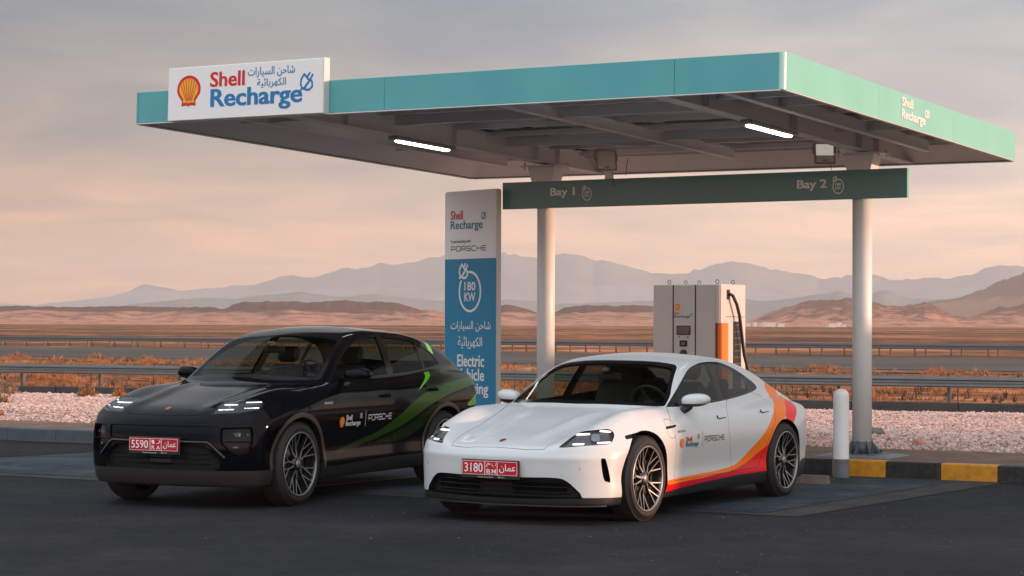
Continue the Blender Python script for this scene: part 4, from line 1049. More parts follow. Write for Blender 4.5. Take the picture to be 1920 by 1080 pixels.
def door_mirror(root, c, d, s, m_cap):
    """housing (painted cap over a black base), stalk; s = +1 on the car's left"""
    e = ellips((0, 0, 0), d, (.75, .85))
    V = e.V.copy()
    V[:, 2] += .18 * V[:, 1] * 0.5 * 0 - .10 * np.abs(V[:, 0]) * 0
    V[:, 0] += .28 * (V[:, 1] + d[1] / 2) * -1 * .5           # swept back towards the tip
    V[:, 2] -= np.where(V[:, 2] < 0, V[:, 2] * .25 * (V[:, 1] / d[1] + .5), 0)
    V[:, 2] += .05 * (V[:, 1])
    e = M(V, e.T)
    low, up = split(e, e.V[:, 2] + .22 * d[2])
    rearm, up = split(up, up.V[:, 0] + .28 * .5 * (up.V[:, 1] + d[1] / 2) + d[0] * .34)
    def P(m):
        q = m.V * np.array([1, s, 1]) + np.array([c[0], s * c[1], c[2]]); return M(q, m.T if s > 0 else m.T[:, ::-1])
    o = put('door_mirror', P(up), m_cap, root)
    put('mirror_base', P(low), m_blackplastic, o); put('mirror_glass', P(rearm), m_gloss, o)
    y1 = c[1] - d[1] * .30
    MB().tube([(c[0] + .02, s * (y1 - .09), c[2] - d[2] * .80), (c[0] + .015, s * (y1 - .04), c[2] - d[2] * .74), (c[0], s * y1, c[2] - d[2] * .55), (c[0] - .01, s * (y1 + .03), c[2] - d[2] * .35)],
              [.034, .034, .032, .03], 12).build('mirror_stalk', m_blackplastic, o)
    return o

def seat(root, x, y, z, k=1.0, headless=False):
    o = MB().box((x + .24, y, z + .10), (.52, .50, .16), bev=.05).build('seat', m_leather, root)
    M4 = Matrix.Translation((x, y, z + .15)) @ Matrix.Rotation(R(-20), 4, 'Y')
    MB().box((0, 0, .28 * k), (.13, .46 * k, .60 * k), M4, bev=.05, taper=(.8, .82)).build('backrest', m_leather, o)
    MB().box((0, 0, .69 * k), (.09, .25 * k, .17 * k), M4, bev=.04).build('headrest', m_leather, o)
    return o

def build_car(name, label, F, lo, hi, cfg, loc, yaw, paint, paint_name):
    root = thing(name, label, 'car', (loc[0], loc[1], 0), -math.pi / 2 - yaw)
    S = CarShell(F, lo, hi); PV = [paint_name]
    S.P[paint_name] = S.P.pop('body'); PB = [paint_name]
    # --- glazing
    ws = cfg['windscreen']; wp = smooth_poly(ws, 5)
    fr = lambda V: np.maximum(sdpoly(np.abs(V[:, 1]), V[:, 2], wp), cfg['ws_x'] - V[:, 0])
    S.carve(PB, fr, 'windscreen_border'); S.carve(['windscreen_border'], lambda V: sdpoly(np.abs(V[:, 1]), V[:, 2], wp) + .028, 'windscreen')
    rp = smooth_poly(cfg['rear_glass'], 5)
    S.carve(PB, lambda V: np.maximum(sdpoly(V[:, 1], V[:, 2], rp), V[:, 0] - cfg['rg_x']), 'rear_window')
    dp = smooth_poly(cfg['dlo'], 5)
    S.carve(PB, lambda V: np.maximum(sdpoly(V[:, 0], V[:, 2], dp), .35 - V[:, 1]), 'side_trim')
    S.carve(['side_trim'], lambda V: sdpoly(V[:, 0], V[:, 2], dp) + .016, 'side_window')
    bl = cfg['bpillar']
    S.carve(['side_window'], region('side', np.array(bl)), 'pillar')
    for q in cfg.get('extra_pillars', []): S.carve(['side_window'], region('side', np.array(q)), 'pillar')
    S.carve(['side_window'], lambda V: (bl[0][0] + bl[2][0]) / 2 - V[:, 0], 'front_window')
    m_ws, m_side, m_rear = cfg.get('glass', GLASS)
    # --- wheel arches
    if cfg.get('arch_trim'):
        for x0, r0, sx in cfg['arches']:
            S.carve(PB, lambda V: np.maximum((np.hypot((V[:, 0] - x0) / np.where(V[:, 0] < x0, sx, 1.0), V[:, 2] - cfg['axle_z']) - r0 - cfg['arch_trim']), .58 - V[:, 1]), 'arch_trim')
        PB_ = PB + ['arch_trim']
    else: PB_ = PB
    for x0, r0, sx in cfg['arches']:
        S.carve(PB_, lambda V: np.maximum((np.hypot((V[:, 0] - x0) / np.where(V[:, 0] < x0, sx, 1.0), V[:, 2] - cfg['axle_z']) - r0), .58 - V[:, 1]), 'arch')
    # --- lower black parts
    lt = cfg['low_line']; lc = curve(lt, .01)
    S.carve(PB_, lambda V: V[:, 2] - lc(V[:, 0]), 'low')
    S.carve(['low'], lambda V: .30 - V[:, 0], 'front_lip'); S.carve(['low'], lambda V: V[:, 0] + 2.9, 'rear_valance')
    # --- recesses at the nose
    recess = []
    for nm, kind, poly, depth, src, mask in cfg['recesses']:
        g = region(kind, poly, mask); S.carve(PB + src, g, nm); recess.append((nm, kind, depth))
    # --- panel gaps
    for d in cfg['gaps']: S.band(PB, d, cfg.get('gap_w', .0018))
    # --- panels
    for nm, g in cfg['panels']: S.carve(PB, g, nm); PV.append(nm)
    # --- livery
    for nm, g, mt in cfg['livery']: S.carve([p for p in PV if p in S.P], g, nm)
    P = S.P
    def two(name_, m, mt, par=root, smooth=True, F_=F):
        a = put(name_, m, mt, par, smooth, F_); b = put(name_, mirror(m), mt, par, smooth, F_); return a, b
    full = lambda m: join(m, mirror(m))
    if 'arch_trim' in P:
        for q in split(P['arch_trim'], P['arch_trim'].V[:, 0] + 1.45):
            q = M(q.V + normals(F, q.V) * .007, q.T); two('arch_trim', q, cfg['m_arch'])
    put(paint_name, full(P[paint_name]), paint, root, F=F)
    for nm in PV[1:]:
        if nm in ('bonnet',): put(nm, full(P[nm]), paint, root, F=F)
        else:
            for o_ in two(nm, P[nm], paint): pass
    for nm, g, mt in cfg['livery']:
        pcs = [P[nm]]
        for cut in cfg.get('livery_cuts', {}).get(nm, []): pcs = [q for p_ in pcs for q in split(p_, cut(p_.V)) if len(q.T)]
        for q in pcs: two(nm, q, mt)
    gp = P['panel_gap']; gp = M(gp.V - normals(F, gp.V) * .006, gp.T); put('panel_gap', full(gp), m_seam, root, F=F)
    put('windscreen', full(P['windscreen']), m_ws, root, F=F); put('windscreen_border', full(P['windscreen_border']), m_gloss, root, F=F)
    put('rear_window', full(P['rear_window']), m_rear, root, F=F)
    two('window_trim', P['side_trim'], m_gloss); pil = [P['pillar']]
    for xc in cfg['pillar_cuts']: pil = [q for p_ in pil for q in split(p_, p_.V[:, 0] - xc) if len(q.T)]
    for q in pil: two('pillar', q, m_gloss)
    two('front_window', P['front_window'], m_side); two('rear_side_window', P['side_window'], m_rear)
    put('front_lip', full(P['front_lip']), cfg['m_lip'], root, F=F); two('side_skirt', P['low'], m_blackplastic); put('rear_valance', full(P['rear_valance']), m_blackplastic, root, F=F)
    ar = P['arch']; off = np.array([0, -.30, 0.0])
    for ah in split(ar, ar.V[:, 0] + 1.45): two('wheel_well', join(skirt(ah, off), M(ah.V + off, ah.T)), m_dark, smooth=False, F_=None)
    # arch lip
    for ah in split(ar, ar.V[:, 0] + 1.45):
        lipm = skirt(ah, np.array([0, -.028, 0.0])); two('arch_lip', M(lipm.V + np.array([0, .001, 0]), lipm.T), cfg['m_arch'], smooth=True, F_=None)
    for nm, kind, depth in recess:
        m = P[nm]
        if len(m.T) == 0: continue
        if kind == 'front': off = np.array([-depth, 0, 0.0])
        elif kind == 'side': off = np.array([0, -depth, 0.0])
        else: off = -np.array([math.cos(kind), math.sin(kind), 0]) * depth
        wall = skirt(m, off); floor = M(m.V + off, m.T)
        if nm == 'headlight':
            leds = []
            for pl in cfg['leds']:
                a, floor = split(floor, region(kind, pl)(floor.V)); leds.append(M(a.V - off * .55, a.T))
            pr = []
            for (pa, pb, rz) in [cfg['projector']]:
                u, v = proj(np.array([pa]), kind); th = np.linspace(0, 2 * np.pi, 24, endpoint=False)
                sq = np.stack([u[0] + pb * np.sign(np.cos(th)) * np.abs(np.cos(th)) ** .6, v[0] + rz * np.sign(np.sin(th)) * np.abs(np.sin(th)) ** .6], 1)
                a, floor = split(floor, region(kind, sq)(floor.V)); pr.append((M(a.V - off * .5, a.T), skirt(a, -off * .5)))
            for s in (1, -1):
                f = (lambda q: q) if s > 0 else mirror
                o = put('headlight', f(join(floor, wall)), cfg['m_bucket'], root, smooth=False)
                for a in leds: put('led_bar', f(a), cfg['m_led'], o, smooth=False)
                for a, b in pr: put('projector', f(a), m_projector, o, smooth=False); put('projector_ring', f(M(b.V, b.T)), m_bezel, o, smooth=False)
                put('headlight_lens', f(M(m.V, m.T)), m_lens, o, F=F)
        else:
            mt = {'grille': m_dark, 'bumper_band': cfg.get('m_band', m_gloss)}.get(nm, m_gloss)
            if kind == 'front' and (np.abs(m.V[:, 1]) < 1e-3).any(): put(nm, full(join(wall, floor)), mt, root, smooth=False)
            else: two(nm, join(wall, floor), mt, smooth=False, F_=None)
    # --- cabin lining
    src = join(*[P[k] for k in P if k in PV or k in ('windscreen_border', 'side_trim', 'pillar', 'panel_gap') or k.endswith('stripe') or k.endswith('swoosh')])
    _, src = split(src, src.V[:, 2] - cfg['lin'][0]); src, _ = split(src, src.V[:, 0] - cfg['lin'][1]); _, src = split(src, src.V[:, 0] - cfg['lin'][2])
    src = M(src.V - normals(F, src.V) * .022, src.T[:, ::-1]); put('cabin_lining', full(src), m_cabin, root, smooth=True)
    # --- interior
    fz, bz = cfg['floor_z'], cfg['belt_z']
    MB().box((-1.9, 0, fz), (3.3, 1.5, .04)).build('cabin_floor', m_cabin, root)
    d = MB(); d.prism([(-.62, bz - .05), (-.78, bz - .005), (-1.02, bz + .0), (-1.12, bz - .08), (-1.05, bz - .30), (-.62, bz - .30)], -.66, .66, Matrix.Rotation(math.pi / 2, 4, 'X')); d.build('dashboard', m_dash, root)
    MB().box((-3.15, 0, bz - .07), (.75, 1.15, .03), bev=.01).build('parcel_shelf', m_cabin, root)
    for y in (.37, -.37): seat(root, cfg['seat_x'], y, fz + .12)
    for y in (.34, -.34): seat(root, cfg['seat_x'] - .74, y, fz + .05, .86)
    sw = MB(); Msw = Matrix.Translation((-1.22, .37, bz + cfg.get('sw_dz', .0))) @ Matrix.Rotation(R(-68), 4, 'Y')
    ring = [Msw @ Vector((.185 * math.cos(t), .185 * math.sin(t), 0)) for t in np.linspace(0, 2 * math.pi, 33)]
    sw.tube(ring, .014, 10, cap=False); sw.box((0, 0, -.01), (.10, .12, .04), Msw, bev=.02)
    for a in (90, 200, -20 + 0): sw.box((0, 0, 0), (.17, .03, .012), Msw @ Matrix.Rotation(R(a), 4, 'Z') @ Matrix.Translation((.1, 0, 0)))
    sw.build('steering_wheel', m_leather, root)
    mr = cfg['inner_mirror']; MB().box(mr, (.03, .24, .07), bev=.02).box((mr[0] + .05, 0, mr[2] + .05), (.10, .07, .06), bev=.02).build('rear_view_mirror', m_dash, root)
    # --- wheels
    wz = cfg['tyre_r']; yy = cfg['track']
    w0 = wheel_part(root, cfg['rim_r'], wz, (0, yy, wz), 1, spin=.35)
    wheel_part(root, 0, 0, (-2.9, yy, wz), 1, spin=1.0, proto=w0)
    wheel_part(root, 0, 0, (0, -yy, wz), -1, spin=.2, proto=w0)
    wheel_part(root, 0, 0, (-2.9, -yy, wz), -1, spin=.7, proto=w0)
    for s in (1, -1): door_mirror(root, cfg['mirror'], cfg['mirror_d'], s, paint)
    # axles and underbody so that nothing can be seen through below
    ub = MB(); ub.box((-1.45, 0, cfg['sill_z'] + .12), (2.1, 1.55, .20)); ub.box((.28, 0, cfg['sill_z'] + .14), (.9, 1.05, .2)); ub.box((-3.3, 0, cfg['sill_z'] + .16), (.9, 1.05, .2))
    for x in (0, -2.9): ub.tube([(x, -yy, wz), (x, yy, wz)], .04, 10)
    ub.build('underbody', m_dark, root)
    # --- number plate
    px, pz, pw, ph = cfg['plate']
    pt = MB().box((px, 0, pz), (.014, pw, ph), bev=.004).build('number_plate', m_plate, root)
    MB().box((px - .010, 0, pz - .010), (.012, pw + .022, ph + .040), bev=.004).build('plate_frame', m_blackplastic, pt)
    Mp = face_matrix((px + .0075, 0, pz), (0, 1, 0), (1, 0, 0)); num, la, ar_ = cfg['reg']; hw_, hh = pw / 2, ph / 2
    items = [text2d(num, (-hw_ + .025, -hh * .62, -hw_ + .205, hh * .66), .006, .02),
             stroke2d([[(-hw_ + .225, -hh), (-hw_ + .225, hh)], [(-hw_ + .345, -hh), (-hw_ + .345, hh)]], .006),
             text2d(ar_[0], (-hw_ + .24, .006, -hw_ + .275, hh * .72), 0), text2d(ar_[1], (-hw_ + .29, .006, -hw_ + .335, hh * .72), 0),
             text2d(la[0], (-hw_ + .242, -hh * .78, -hw_ + .278, -.008), .01), text2d(la[1], (-hw_ + .292, -hh * .78, -hw_ + .333, -.008), .01),
             text2d('عمان', (-hw_ + .365, -hh * .62, hw_ - .018, hh * .62), .004, .03),
             stroke2d([[(-hw_ + .005, -hh + .004), (hw_ - .005, -hh + .004), (hw_ - .005, hh - .004), (-hw_ + .005, hh - .004), (-hw_ + .005, -hh + .004)]], .003)]
    print_obj('plate_lettering', items, Mp, m_white, pt)
    Mq = face_matrix((px - .0035, 0, pz), (0, 1, 0), (1, 0, 0)); print_obj('frame_lettering', [text2d('Porsche Centre Oman', (-.12, -hh - .022, .03, -hh - .010), .0), text2d('98411 2 2', (.075, -hh - .022, .14, -hh - .010), .0)], Mq, m_white, pt)
    # --- crest on the bonnet
    cx, cz = cfg['crest']; n_ = normals(F, np.array([[cx, 0, cz]]))[0]
    cp = [(0, -.5), (.30, -.22), (.40, .12), (.38, .42), (0, .5), (-.38, .42), (-.40, .12), (-.30, -.22)]
    pl = smooth_poly([(p[0] * .062, p[1] * .075) for p in cp], 3)
    Mc = face_matrix((cx, 0, cz), (0, 1, 0), n_); MB().prism([tuple(p) for p in pl], -.004, .005, Mc).build('bonnet_crest', m_crest, root)
    # --- side lettering, both sides
    def decal(name_, item, mt, s=1, off=.006):
        V, T = item; x = V[:, 0]; z = V[:, 1]; y = S.surf_y(x, z) + off + V[:, 2]
        V3 = np.stack([x, y, z], 1)
        if s < 0: V3 = V3 * np.array([1, -1, 1])
        return mesh_obj(name_, V3, T, mt, root)
    fl = lambda it: (it[0] * np.array([-1, 1, 1]), it[1])     # drawn with x to the right, the car's nose is to the left
    for nm, items, mt in cfg['decals']():
        it = cat2(items)
        for s in (1, -1):
            if s > 0: decal(nm, (it[0] * np.array([-1, 1, 1]), it[1]), mt, 1)
            else:
                xm = cfg['decal_mid']; decal(nm, ((it[0] * np.array([1, 1, 1])) + np.array([2 * xm, 0, 0]) * 1.0, it[1]), mt, -1)
    # --- door handles
    for hx, hz in cfg['handles']:
        for s in (1, -1):
            y = float(S.surf_y(np.array([hx]), np.array([hz]))[0])
            if cfg['handle_kind'] == 'flush':
                MB().tube([(hx + .085, s * (y - .004), hz + .026), (hx + .088, s * (y + .002), hz + .006), (hx + .06, s * (y + .004), hz - .002), (hx - .09, s * (y + .002), hz + .004)], [.006, .006, .005, .003], 8).build('door_handle', m_gloss, root)
            else:
                h_ = MB().box((0, 0, 0), (.20, .022, .034), Matrix.Translation((hx, s * (y + .012), hz)), bev=.010).build('door_handle', paint, root)
                MB().box((0, 0, 0), (.12, .006, .06), Matrix.Translation((hx, s * (y + .001), hz - .01)), bev=.003).build('handle_recess', m_dark, h_)
    return root, S
# ------------------------------------------------------------------ the charging canopy and the things around it
m_teal = mat('teal_fascia', (.045, .30, .30), .30, coat=.5)
nt_ = m_teal.node_tree; b_ = nt_.nodes['Principled BSDF']; b_.inputs['Base Color'].default_value = rgb(.085, .44, .44)
def weather(m, c0, c1):
    nt = m.node_tree; b = nt.nodes['Principled BSDF']; tc = nt.nodes.new('ShaderNodeTexCoord'); mp = nt.nodes.new('ShaderNodeMapping'); mp.inputs['Scale'].default_value = (1.1, 1.1, .6)
    n = nt.nodes.new('ShaderNodeTexNoise'); n.inputs['Scale'].default_value = 1.2; n.inputs['Detail'].default_value = 7; r = nt.nodes.new('ShaderNodeValToRGB')
    r.color_ramp.elements[0].position = .35; r.color_ramp.elements[0].color = rgb(*c0); r.color_ramp.elements[1].position = .68; r.color_ramp.elements[1].color = rgb(*c1)
    nt.links.new(tc.outputs['Object'], mp.inputs[0]); nt.links.new(mp.outputs[0], n.inputs['Vector']); nt.links.new(n.outputs['Fac'], r.inputs[0]); nt.links.new(r.outputs[0], b.inputs['Base Color'])
    n2 = nt.nodes.new('ShaderNodeTexNoise'); n2.inputs['Scale'].default_value = .9; bp = nt.nodes.new('ShaderNodeBump'); bp.inputs['Strength'].default_value = .12; bp.inputs['Distance'].default_value = .05
    nt.links.new(tc.outputs['Object'], n2.inputs['Vector']); nt.links.new(n2.outputs['Fac'], bp.inputs['Height']); nt.links.new(bp.outputs[0], b.inputs['Normal'])
weather(m_teal, (.070, .345, .365), (.088, .39, .40))
m_green = mat('mint_fascia', (.20, .58, .49), .38, coat=.15)
weather(m_green, (.195, .565, .475), (.22, .60, .51))
m_soffit = mat('soffit_white_paint', (.84, .80, .78), .6)
m_steel = mat('painted_steel_frame', (.88, .85, .83), .5)
m_panel = mat('solar_panel_back', (.68, .63, .60), .45, noise=(1.2, .5, (.78, .74, .71)))
m_post = mat('white_post_paint', (.84, .84, .83), .42, noise=(3, .5, (.76, .76, .75)))
m_postgrey = mat('grey_post_foot', (.10, .115, .13), .55)
m_dgreen = mat('dark_green_sign', (.11, .255, .255), .38, coat=.2)
m_signwhite = mat('sign_white', (.88, .86, .84), .4)
m_signblue = mat('sign_blue', (.001, .215, .385), .4)
m_signprint = mat('sign_light_print', (.92, .90, .87), .5)
m_edge = mat('aluminium_edge', (.70, .68, .66), .35, .3)
m_lamp = mat('lit_tube', (1, 1, 1), .4, emit=(1.0, .99, .96), estr=10.0)
m_lampbody = mat('lamp_housing', (.35, .33, .31), .45)
m_ledoff = mat('flood_led', (.6, .6, .55), .35, emit=(1, .97, .85), estr=.35)
m_ledbed = mat('flood_bed', (.75, .70, .64), .5)
CY = .5313; CO = Vector((2.6575, 20.3373, 0)); CA = Vector((math.cos(CY), -math.sin(CY), 0)); CB = Vector((math.sin(CY), math.cos(CY), 0))
CW, CD, ZB, ZT = 8.2544, 7.6142, 3.964, 4.331
cxa = CA + Vector((0, 0, -.0042)); cxb = CB + Vector((0, 0, -.024))
cxa.normalize(); cxz = cxa.cross(cxb).normalized(); cxb = cxz.cross(cxa)
CR = CO + (Vector((0, 0, 1)) - cxz) * 4.15          # keeps the fascia over its measured line
CM = Matrix(((cxa.x, cxb.x, cxz.x, CR.x), (cxa.y, cxb.y, cxz.y, CR.y), (cxa.z, cxb.z, cxz.z, 0), (0, 0, 0, 1)))       # x along the front edge (to the right), y to the back, z up
CM = Matrix.Translation((0, 0, CAM_H)) @ Matrix.Scale(.905, 4) @ Matrix.Translation((0, 0, -CAM_H)) @ CM      # true size of the canopy
can = thing('canopy', 'flat steel canopy with teal and mint fascia over the two charging bays', 'canopy')
can.matrix_world = CM
def cbox(name, c, d, m, parent=can, bev=.0): return MB().box(c, d, bev=bev).build(name, m, parent)
mid = (ZB + ZT) / 2; hh = ZT - ZB; g = .002
# fascia panels, each a sheet of its own
def fascia(x0, x1, y0, y1, m, name='fascia_panel'): return cbox(name, ((x0 + x1) / 2, (y0 + y1) / 2, mid), (abs(x1 - x0), abs(y1 - y0), hh), m, bev=.004)
for x0, x1 in ((-CW + .06, -4.71), (-4.71, -1.197), (-1.197, -.06)): fascia(x0 + g, x1 - g, 0, .035, m_teal)
for y0, y1 in ((.06, 2.6), (2.6, 5.1), (5.1, CD - .06)): fascia(-.035, 0, y0 + g, y1 - g, m_green)
for x0, x1 in ((-CW + .06, -4.1), (-4.1, -.06)): fascia(x0 + g, x1 - g, CD - .035, CD, m_teal)
for y0, y1 in ((.06, 2.6), (2.6, 5.1), (5.1, CD - .06)): fascia(-CW, -CW + .035, y0 + g, y1 - g, m_teal)
def corner(x, y, sx, sy, m):
    P = [(x - sx * .06, y)] + [(x - sx * .06 + sx * .06 * math.sin(R(t)), y + sy * .06 - sy * .06 * math.cos(R(t))) for t in range(10, 91, 16)] + [(x, y + sy * .06)]
    P2 = [(x - sx * .03, y + sy * .06), (x - sx * .06, y + sy * .03)]
    o = MB().prism(P + P2, ZB, ZT).build('corner_trim', m, can); o.data.polygons.foreach_set('use_smooth', [False] * len(o.data.polygons)); return o
corner(0, 0, 1, 1, mat('corner_trim_pale', (.35, .62, .58), .3, coat=.4)); corner(-CW, 0, -1, 1, m_teal); corner(0, CD, 1, -1, m_green); corner(-CW, CD, -1, -1, m_teal)
# pale drip edge under the fascia, soffit return and the box gutter behind it
for c, d in (((-CW / 2, .020, ZB - .006), (CW - .1, .05, .010)), ((-.020, CD / 2, ZB - .006), (.05, CD - .1, .010)), ((-CW / 2, CD - .02, ZB - .006), (CW - .1, .05, .010)), ((-CW + .02, CD / 2, ZB - .006), (.05, CD - .1, .010))): cbox('drip_edge', c, d, m_edge)
# inner lining of the fascia (visible from below on the far sides), sloping inwards
def lining(p):
    V = [p[0], p[1], p[2], p[3]]; return MB().add([Vector(v) for v in V] + [Vector(v) + Vector((0, 0, .012)) for v in V], [(0, 1, 2, 3), (7, 6, 5, 4), (0, 4, 5, 1), (1, 5, 6, 2), (2, 6, 7, 3), (3, 7, 4, 0)]).build('fascia_lining', m_soffit, can)
lining([(-.04, CD - .04, ZB + .01), (-CW + .04, CD - .04, ZB + .01), (-CW + .40, CD - .40, ZB + .20), (-.40, CD - .40, ZB + .20)])
lining([(-CW + .04, CD - .04, ZB + .01), (-CW + .04, .04, ZB + .01), (-CW + .40, .40, ZB + .20), (-CW + .40, CD - .40, ZB + .20)])
cbox('gutter', (-CW / 2, CD - .43, ZB + .26), (CW - .9, .05, .13), m_soffit); cbox('gutter', (-CW + .43, CD / 2, ZB + .26), (.05, CD - .9, .13), m_soffit)
cbox('light_block_sheet', (-CW / 2, CD / 2, ZT - .036), (CW - .09, CD - .09, .006), m_soffit)  # added sheet above the panels, stops sky light leaking through their gaps
# roof of solar panels, each on its own between the purlins
px0, py0 = -CW + .06, .06; nxp, nyp = 7, 5; wx, wy = (CW - .12) / nxp, (CD - .12) / nyp; ref = None
for i in range(nxp):
    for j in range(nyp):
        if ref is None:
            ref = MB().box((0, 0, 0), (wx - .03, wy - .03, .006)).box((-wx / 2 + .03, 0, -.018), (.025, wy - .04, .03)).box((wx / 2 - .03, 0, -.018), (.025, wy - .04, .03)).box((0, -wy / 2 + .03, -.018), (wx - .09, .025, .03)).box((0, wy / 2 - .03, -.018), (wx - .09, .025, .03)).box((.1, wy * .3, -.015), (.14, .09, .022)); ref = ref.build('solar_panel', m_panel, can); o = ref
        else: o = ref.copy(); COL.objects.link(o)
        o.location = (px0 + wx * (i + .5), py0 + wy * (j + .5), ZT - .05)
# purlins along the canopy, resting on the cross beams
def c_purlin(name, x0, x1, y, z, h, m=m_steel):
    return MB().box(((x0 + x1) / 2, y, z), (x1 - x0, .006, h)).box(((x0 + x1) / 2, y + .03, z + h / 2), (x1 - x0, .066, .007)).box(((x0 + x1) / 2, y + .03, z - h / 2), (x1 - x0, .066, .007)).build(name, m, can)
for y in (.30, 1.10, 1.90, 2.75, 3.60, 4.45, 5.30, 6.15, 7.0): c_purlin('purlin', -CW + .46, -.06, y, ZT - .115, .055)
for y in (2.22, 4.87): c_purlin('deep_purlin', -6.05, -1.50, y, ZB + .19, .11)
for y in (1.45, 2.22, 4.87): c_purlin('deep_purlin', -1.40, -.06, y, ZB + .19, .10)
for y in (1.45, 4.87): c_purlin('deep_purlin', -CW + .46, -6.2, y, ZB + .19, .10)
def i_beam(name, x, y0, y1, zt, h, w, m=m_steel, t=.012):
    c = (y0 + y1) / 2; l = y1 - y0
    return MB().box((x, c, zt - h / 2), (t, l, h)).box((x, c, zt - .006), (w, l, .012)).box((x, c, zt - h + .006), (w, l, .012)).build(name, m, can)
BZ = 3.972
for x in (-6.10, -1.45):
    b = i_beam('cross_beam', x, .05, CD - .06, BZ + .26, .26, .18)
    for y in (1.2, 3.6, 5.7, 6.3): MB().box((x, y, BZ + .13), (.165, .010, .235)).build('stiffener', m_steel, b)
for x in (-3.76, -1.02 + .02, -7.35): i_beam('secondary_beam', x, .05, CD - .5, ZB + .24, .14, .10)
for x, y, s in ((-5.9, .3, 1), (-7.8, 3.2, 1)): pass
# cross bracing rods
for (xa, ya, xb, yb) in ((-6.0, .4, -3.8, 2.1), (-3.7, 2.3, -1.5, .5), (-6.0, 5.0, -3.8, 6.6)): MB().tube([(xa, ya, ZB + .20), (xb, yb, ZB + .20)], .010, 8).build('brace', m_steel, can)
# cable clips and junction boxes under the panels
for k in range(14):
    x, y = rnd.uniform(-7.4, -.5), rnd.uniform(.5, 6.9); MB().box((x, y, ZT - .085), (.10, .07, .035), bev=.006).build('junction_box', m_blackplastic, can)
# conduit from the light to the post
MB().tube([(-1.55, .1, BZ + .20), (-1.55, 5.4, BZ + .20)], .012, 8).build('conduit', m_lampbody, can)
# teal front name board and its lettering
bd = thing('name_board', 'white board with red and blue lettering and scallop emblem on the canopy front', 'sign'); bd.matrix_world = CM
x0, x1, z0, z1 = -7.66, -5.455, 3.978, 4.592       # (before the canopy tilt of x)
zc = lambda x: .0042 * x
MB().box(((x0 + x1) / 2, -.055, (z0 + z1) / 2 - .022), (x1 - x0, .10, z1 - z0), bev=.006).build('board', m_signwhite, bd)
MB().box((x1 + .006, -.055, (z0 + z1) / 2 - .022), (.012, .106, z1 - z0 + .012), bev=.002).build('edge_strip', m_edge, bd)
zo = -.028
Mf = face_matrix((0, -.107, zo), (1, 0, 0), (0, -1, 0))
ems = shell_logo(-7.352, 4.318, .365)
for it, nm in ems: print_obj('emblem', [it], Mf, LOGO[nm], bd)
print_obj('red_lettering', [text2d('Shell', (-7.045, 4.348, -6.545, 4.522), .014, .03)], Mf, m_lred, bd)
print_obj('blue_lettering', [text2d('Recharge', (-7.035, 4.055, -5.735, 4.325), .016, .035)], Mf, m_blue_print, bd)
print_obj('arabic_lettering', [text2d('شاحن السيارات', (-6.505, 4.425, -5.845, 4.545), .003, .02), text2d('الكهربائية', (-6.37, 4.30, -5.965, 4.412), .003, .02)], Mf, m_blue_print, bd)
print_obj('plug_symbol', [plug_icon((-5.775, 4.235, -5.585, 4.455))], Mf, m_blue_print, bd)
# white lettering on the mint side
Ms = face_matrix((.004, 0, 0), (0, 1, 0), (1, 0, 0))
so = .024 * 3.7
print_obj('side_lettering', [text2d('Shell', (3.31, 4.185, 3.68, 4.29), .016, .04), text2d('Recharge', (3.31, 4.015, 4.10, 4.155), .016, .04), plug_icon((4.07, 4.135, 4.24, 4.235), .17)], Ms, mat('side_white_print', (.85, .85, .83), .4), can)

# ---- posts
SY = .5313; P0 = Vector((4.0008, 23.806, 0)); P1 = P0 - Vector((math.cos(SY), -math.sin(SY), 0)) * 4.1516
def make_post():
    t = thing('canopy_post', '', 'post', (0, 0, 0), -SY, 'canopy posts')
    MB().lathe([(.0, .32), (.111, .32), (.111, 3.30), (.0, 3.30)], 48).build('tube', m_post, t)
    ft = MB().lathe([(.0, .330), (.122, .330), (.122, .19), (.0, .19)], 48)
    for a in range(0, 360, 45):
        Mg = Matrix.Rotation(R(a), 4, 'Z'); ft.add([Mg @ Vector(v) for v in ((.115, -.006, .345), (.115, -.006, .195), (.235, -.006, .195), (.115, .006, .345), (.115, .006, .195), (.235, .006, .195))], [(0, 1, 2), (5, 4, 3), (0, 3, 4, 1), (1, 4, 5, 2), (2, 5, 3, 0)])
    ft.build('foot', m_postgrey, t)
    bp = MB().box((0, 0, .185), (.52, .52, .022), bev=.004).build('base_plate', m_postgrey, t)
    for a in range(0, 360, 45): MB().lathe([(0, .235), (.012, .235), (.012, .222), (.020, .222), (.020, .205), (0, .205)], 8, mat4=Matrix.Translation((.215 * math.cos(R(a + 22.5)), .215 * math.sin(R(a + 22.5)), 0))).build('bolt', m_blackplastic, bp)
    MB().box((0, 0, .172), (.95, .78, .03), taper=(.8, .75)).build('plinth', mat('grey_painted_plinth', (.15, .18, .20), .6) if 'grey_painted_plinth' not in MATS else MATS['grey_painted_plinth'], t)
    hd = MB().add([(sx * .105, sy * .10, 3.28) for sx in (-1, 1) for sy in (-1, 1)] + [(sx * .19, sy * .14, 3.60) for sx in (-1, 1) for sy in (-1, 1)], [(0, 1, 3, 2), (4, 6, 7, 5), (0, 4, 5, 1), (2, 3, 7, 6), (0, 2, 6, 4), (1, 5, 7, 3)])
    hd.build('head', m_steel, t)
    MB().box((0, 0, 3.612), (.56, .34, .018), bev=.003).build('cap_plate', m_steel, t)
    for sx in (-1, 1):
        for sy in (-1, 1): MB().tube([(sx * .24, sy * .12, 3.57), (sx * .24, sy * .12, 3.66)], .012, 8).build('bolt', m_edge, t)
    return t
pr = make_post(); pr.location = P0; pr['label'] = 'right round white canopy post with grey foot, standing by the bollard'
pl_ = copy_tree(pr); pl_.location = P1; pl_['label'] = 'left round white canopy post, next to the tall blue sign panel'

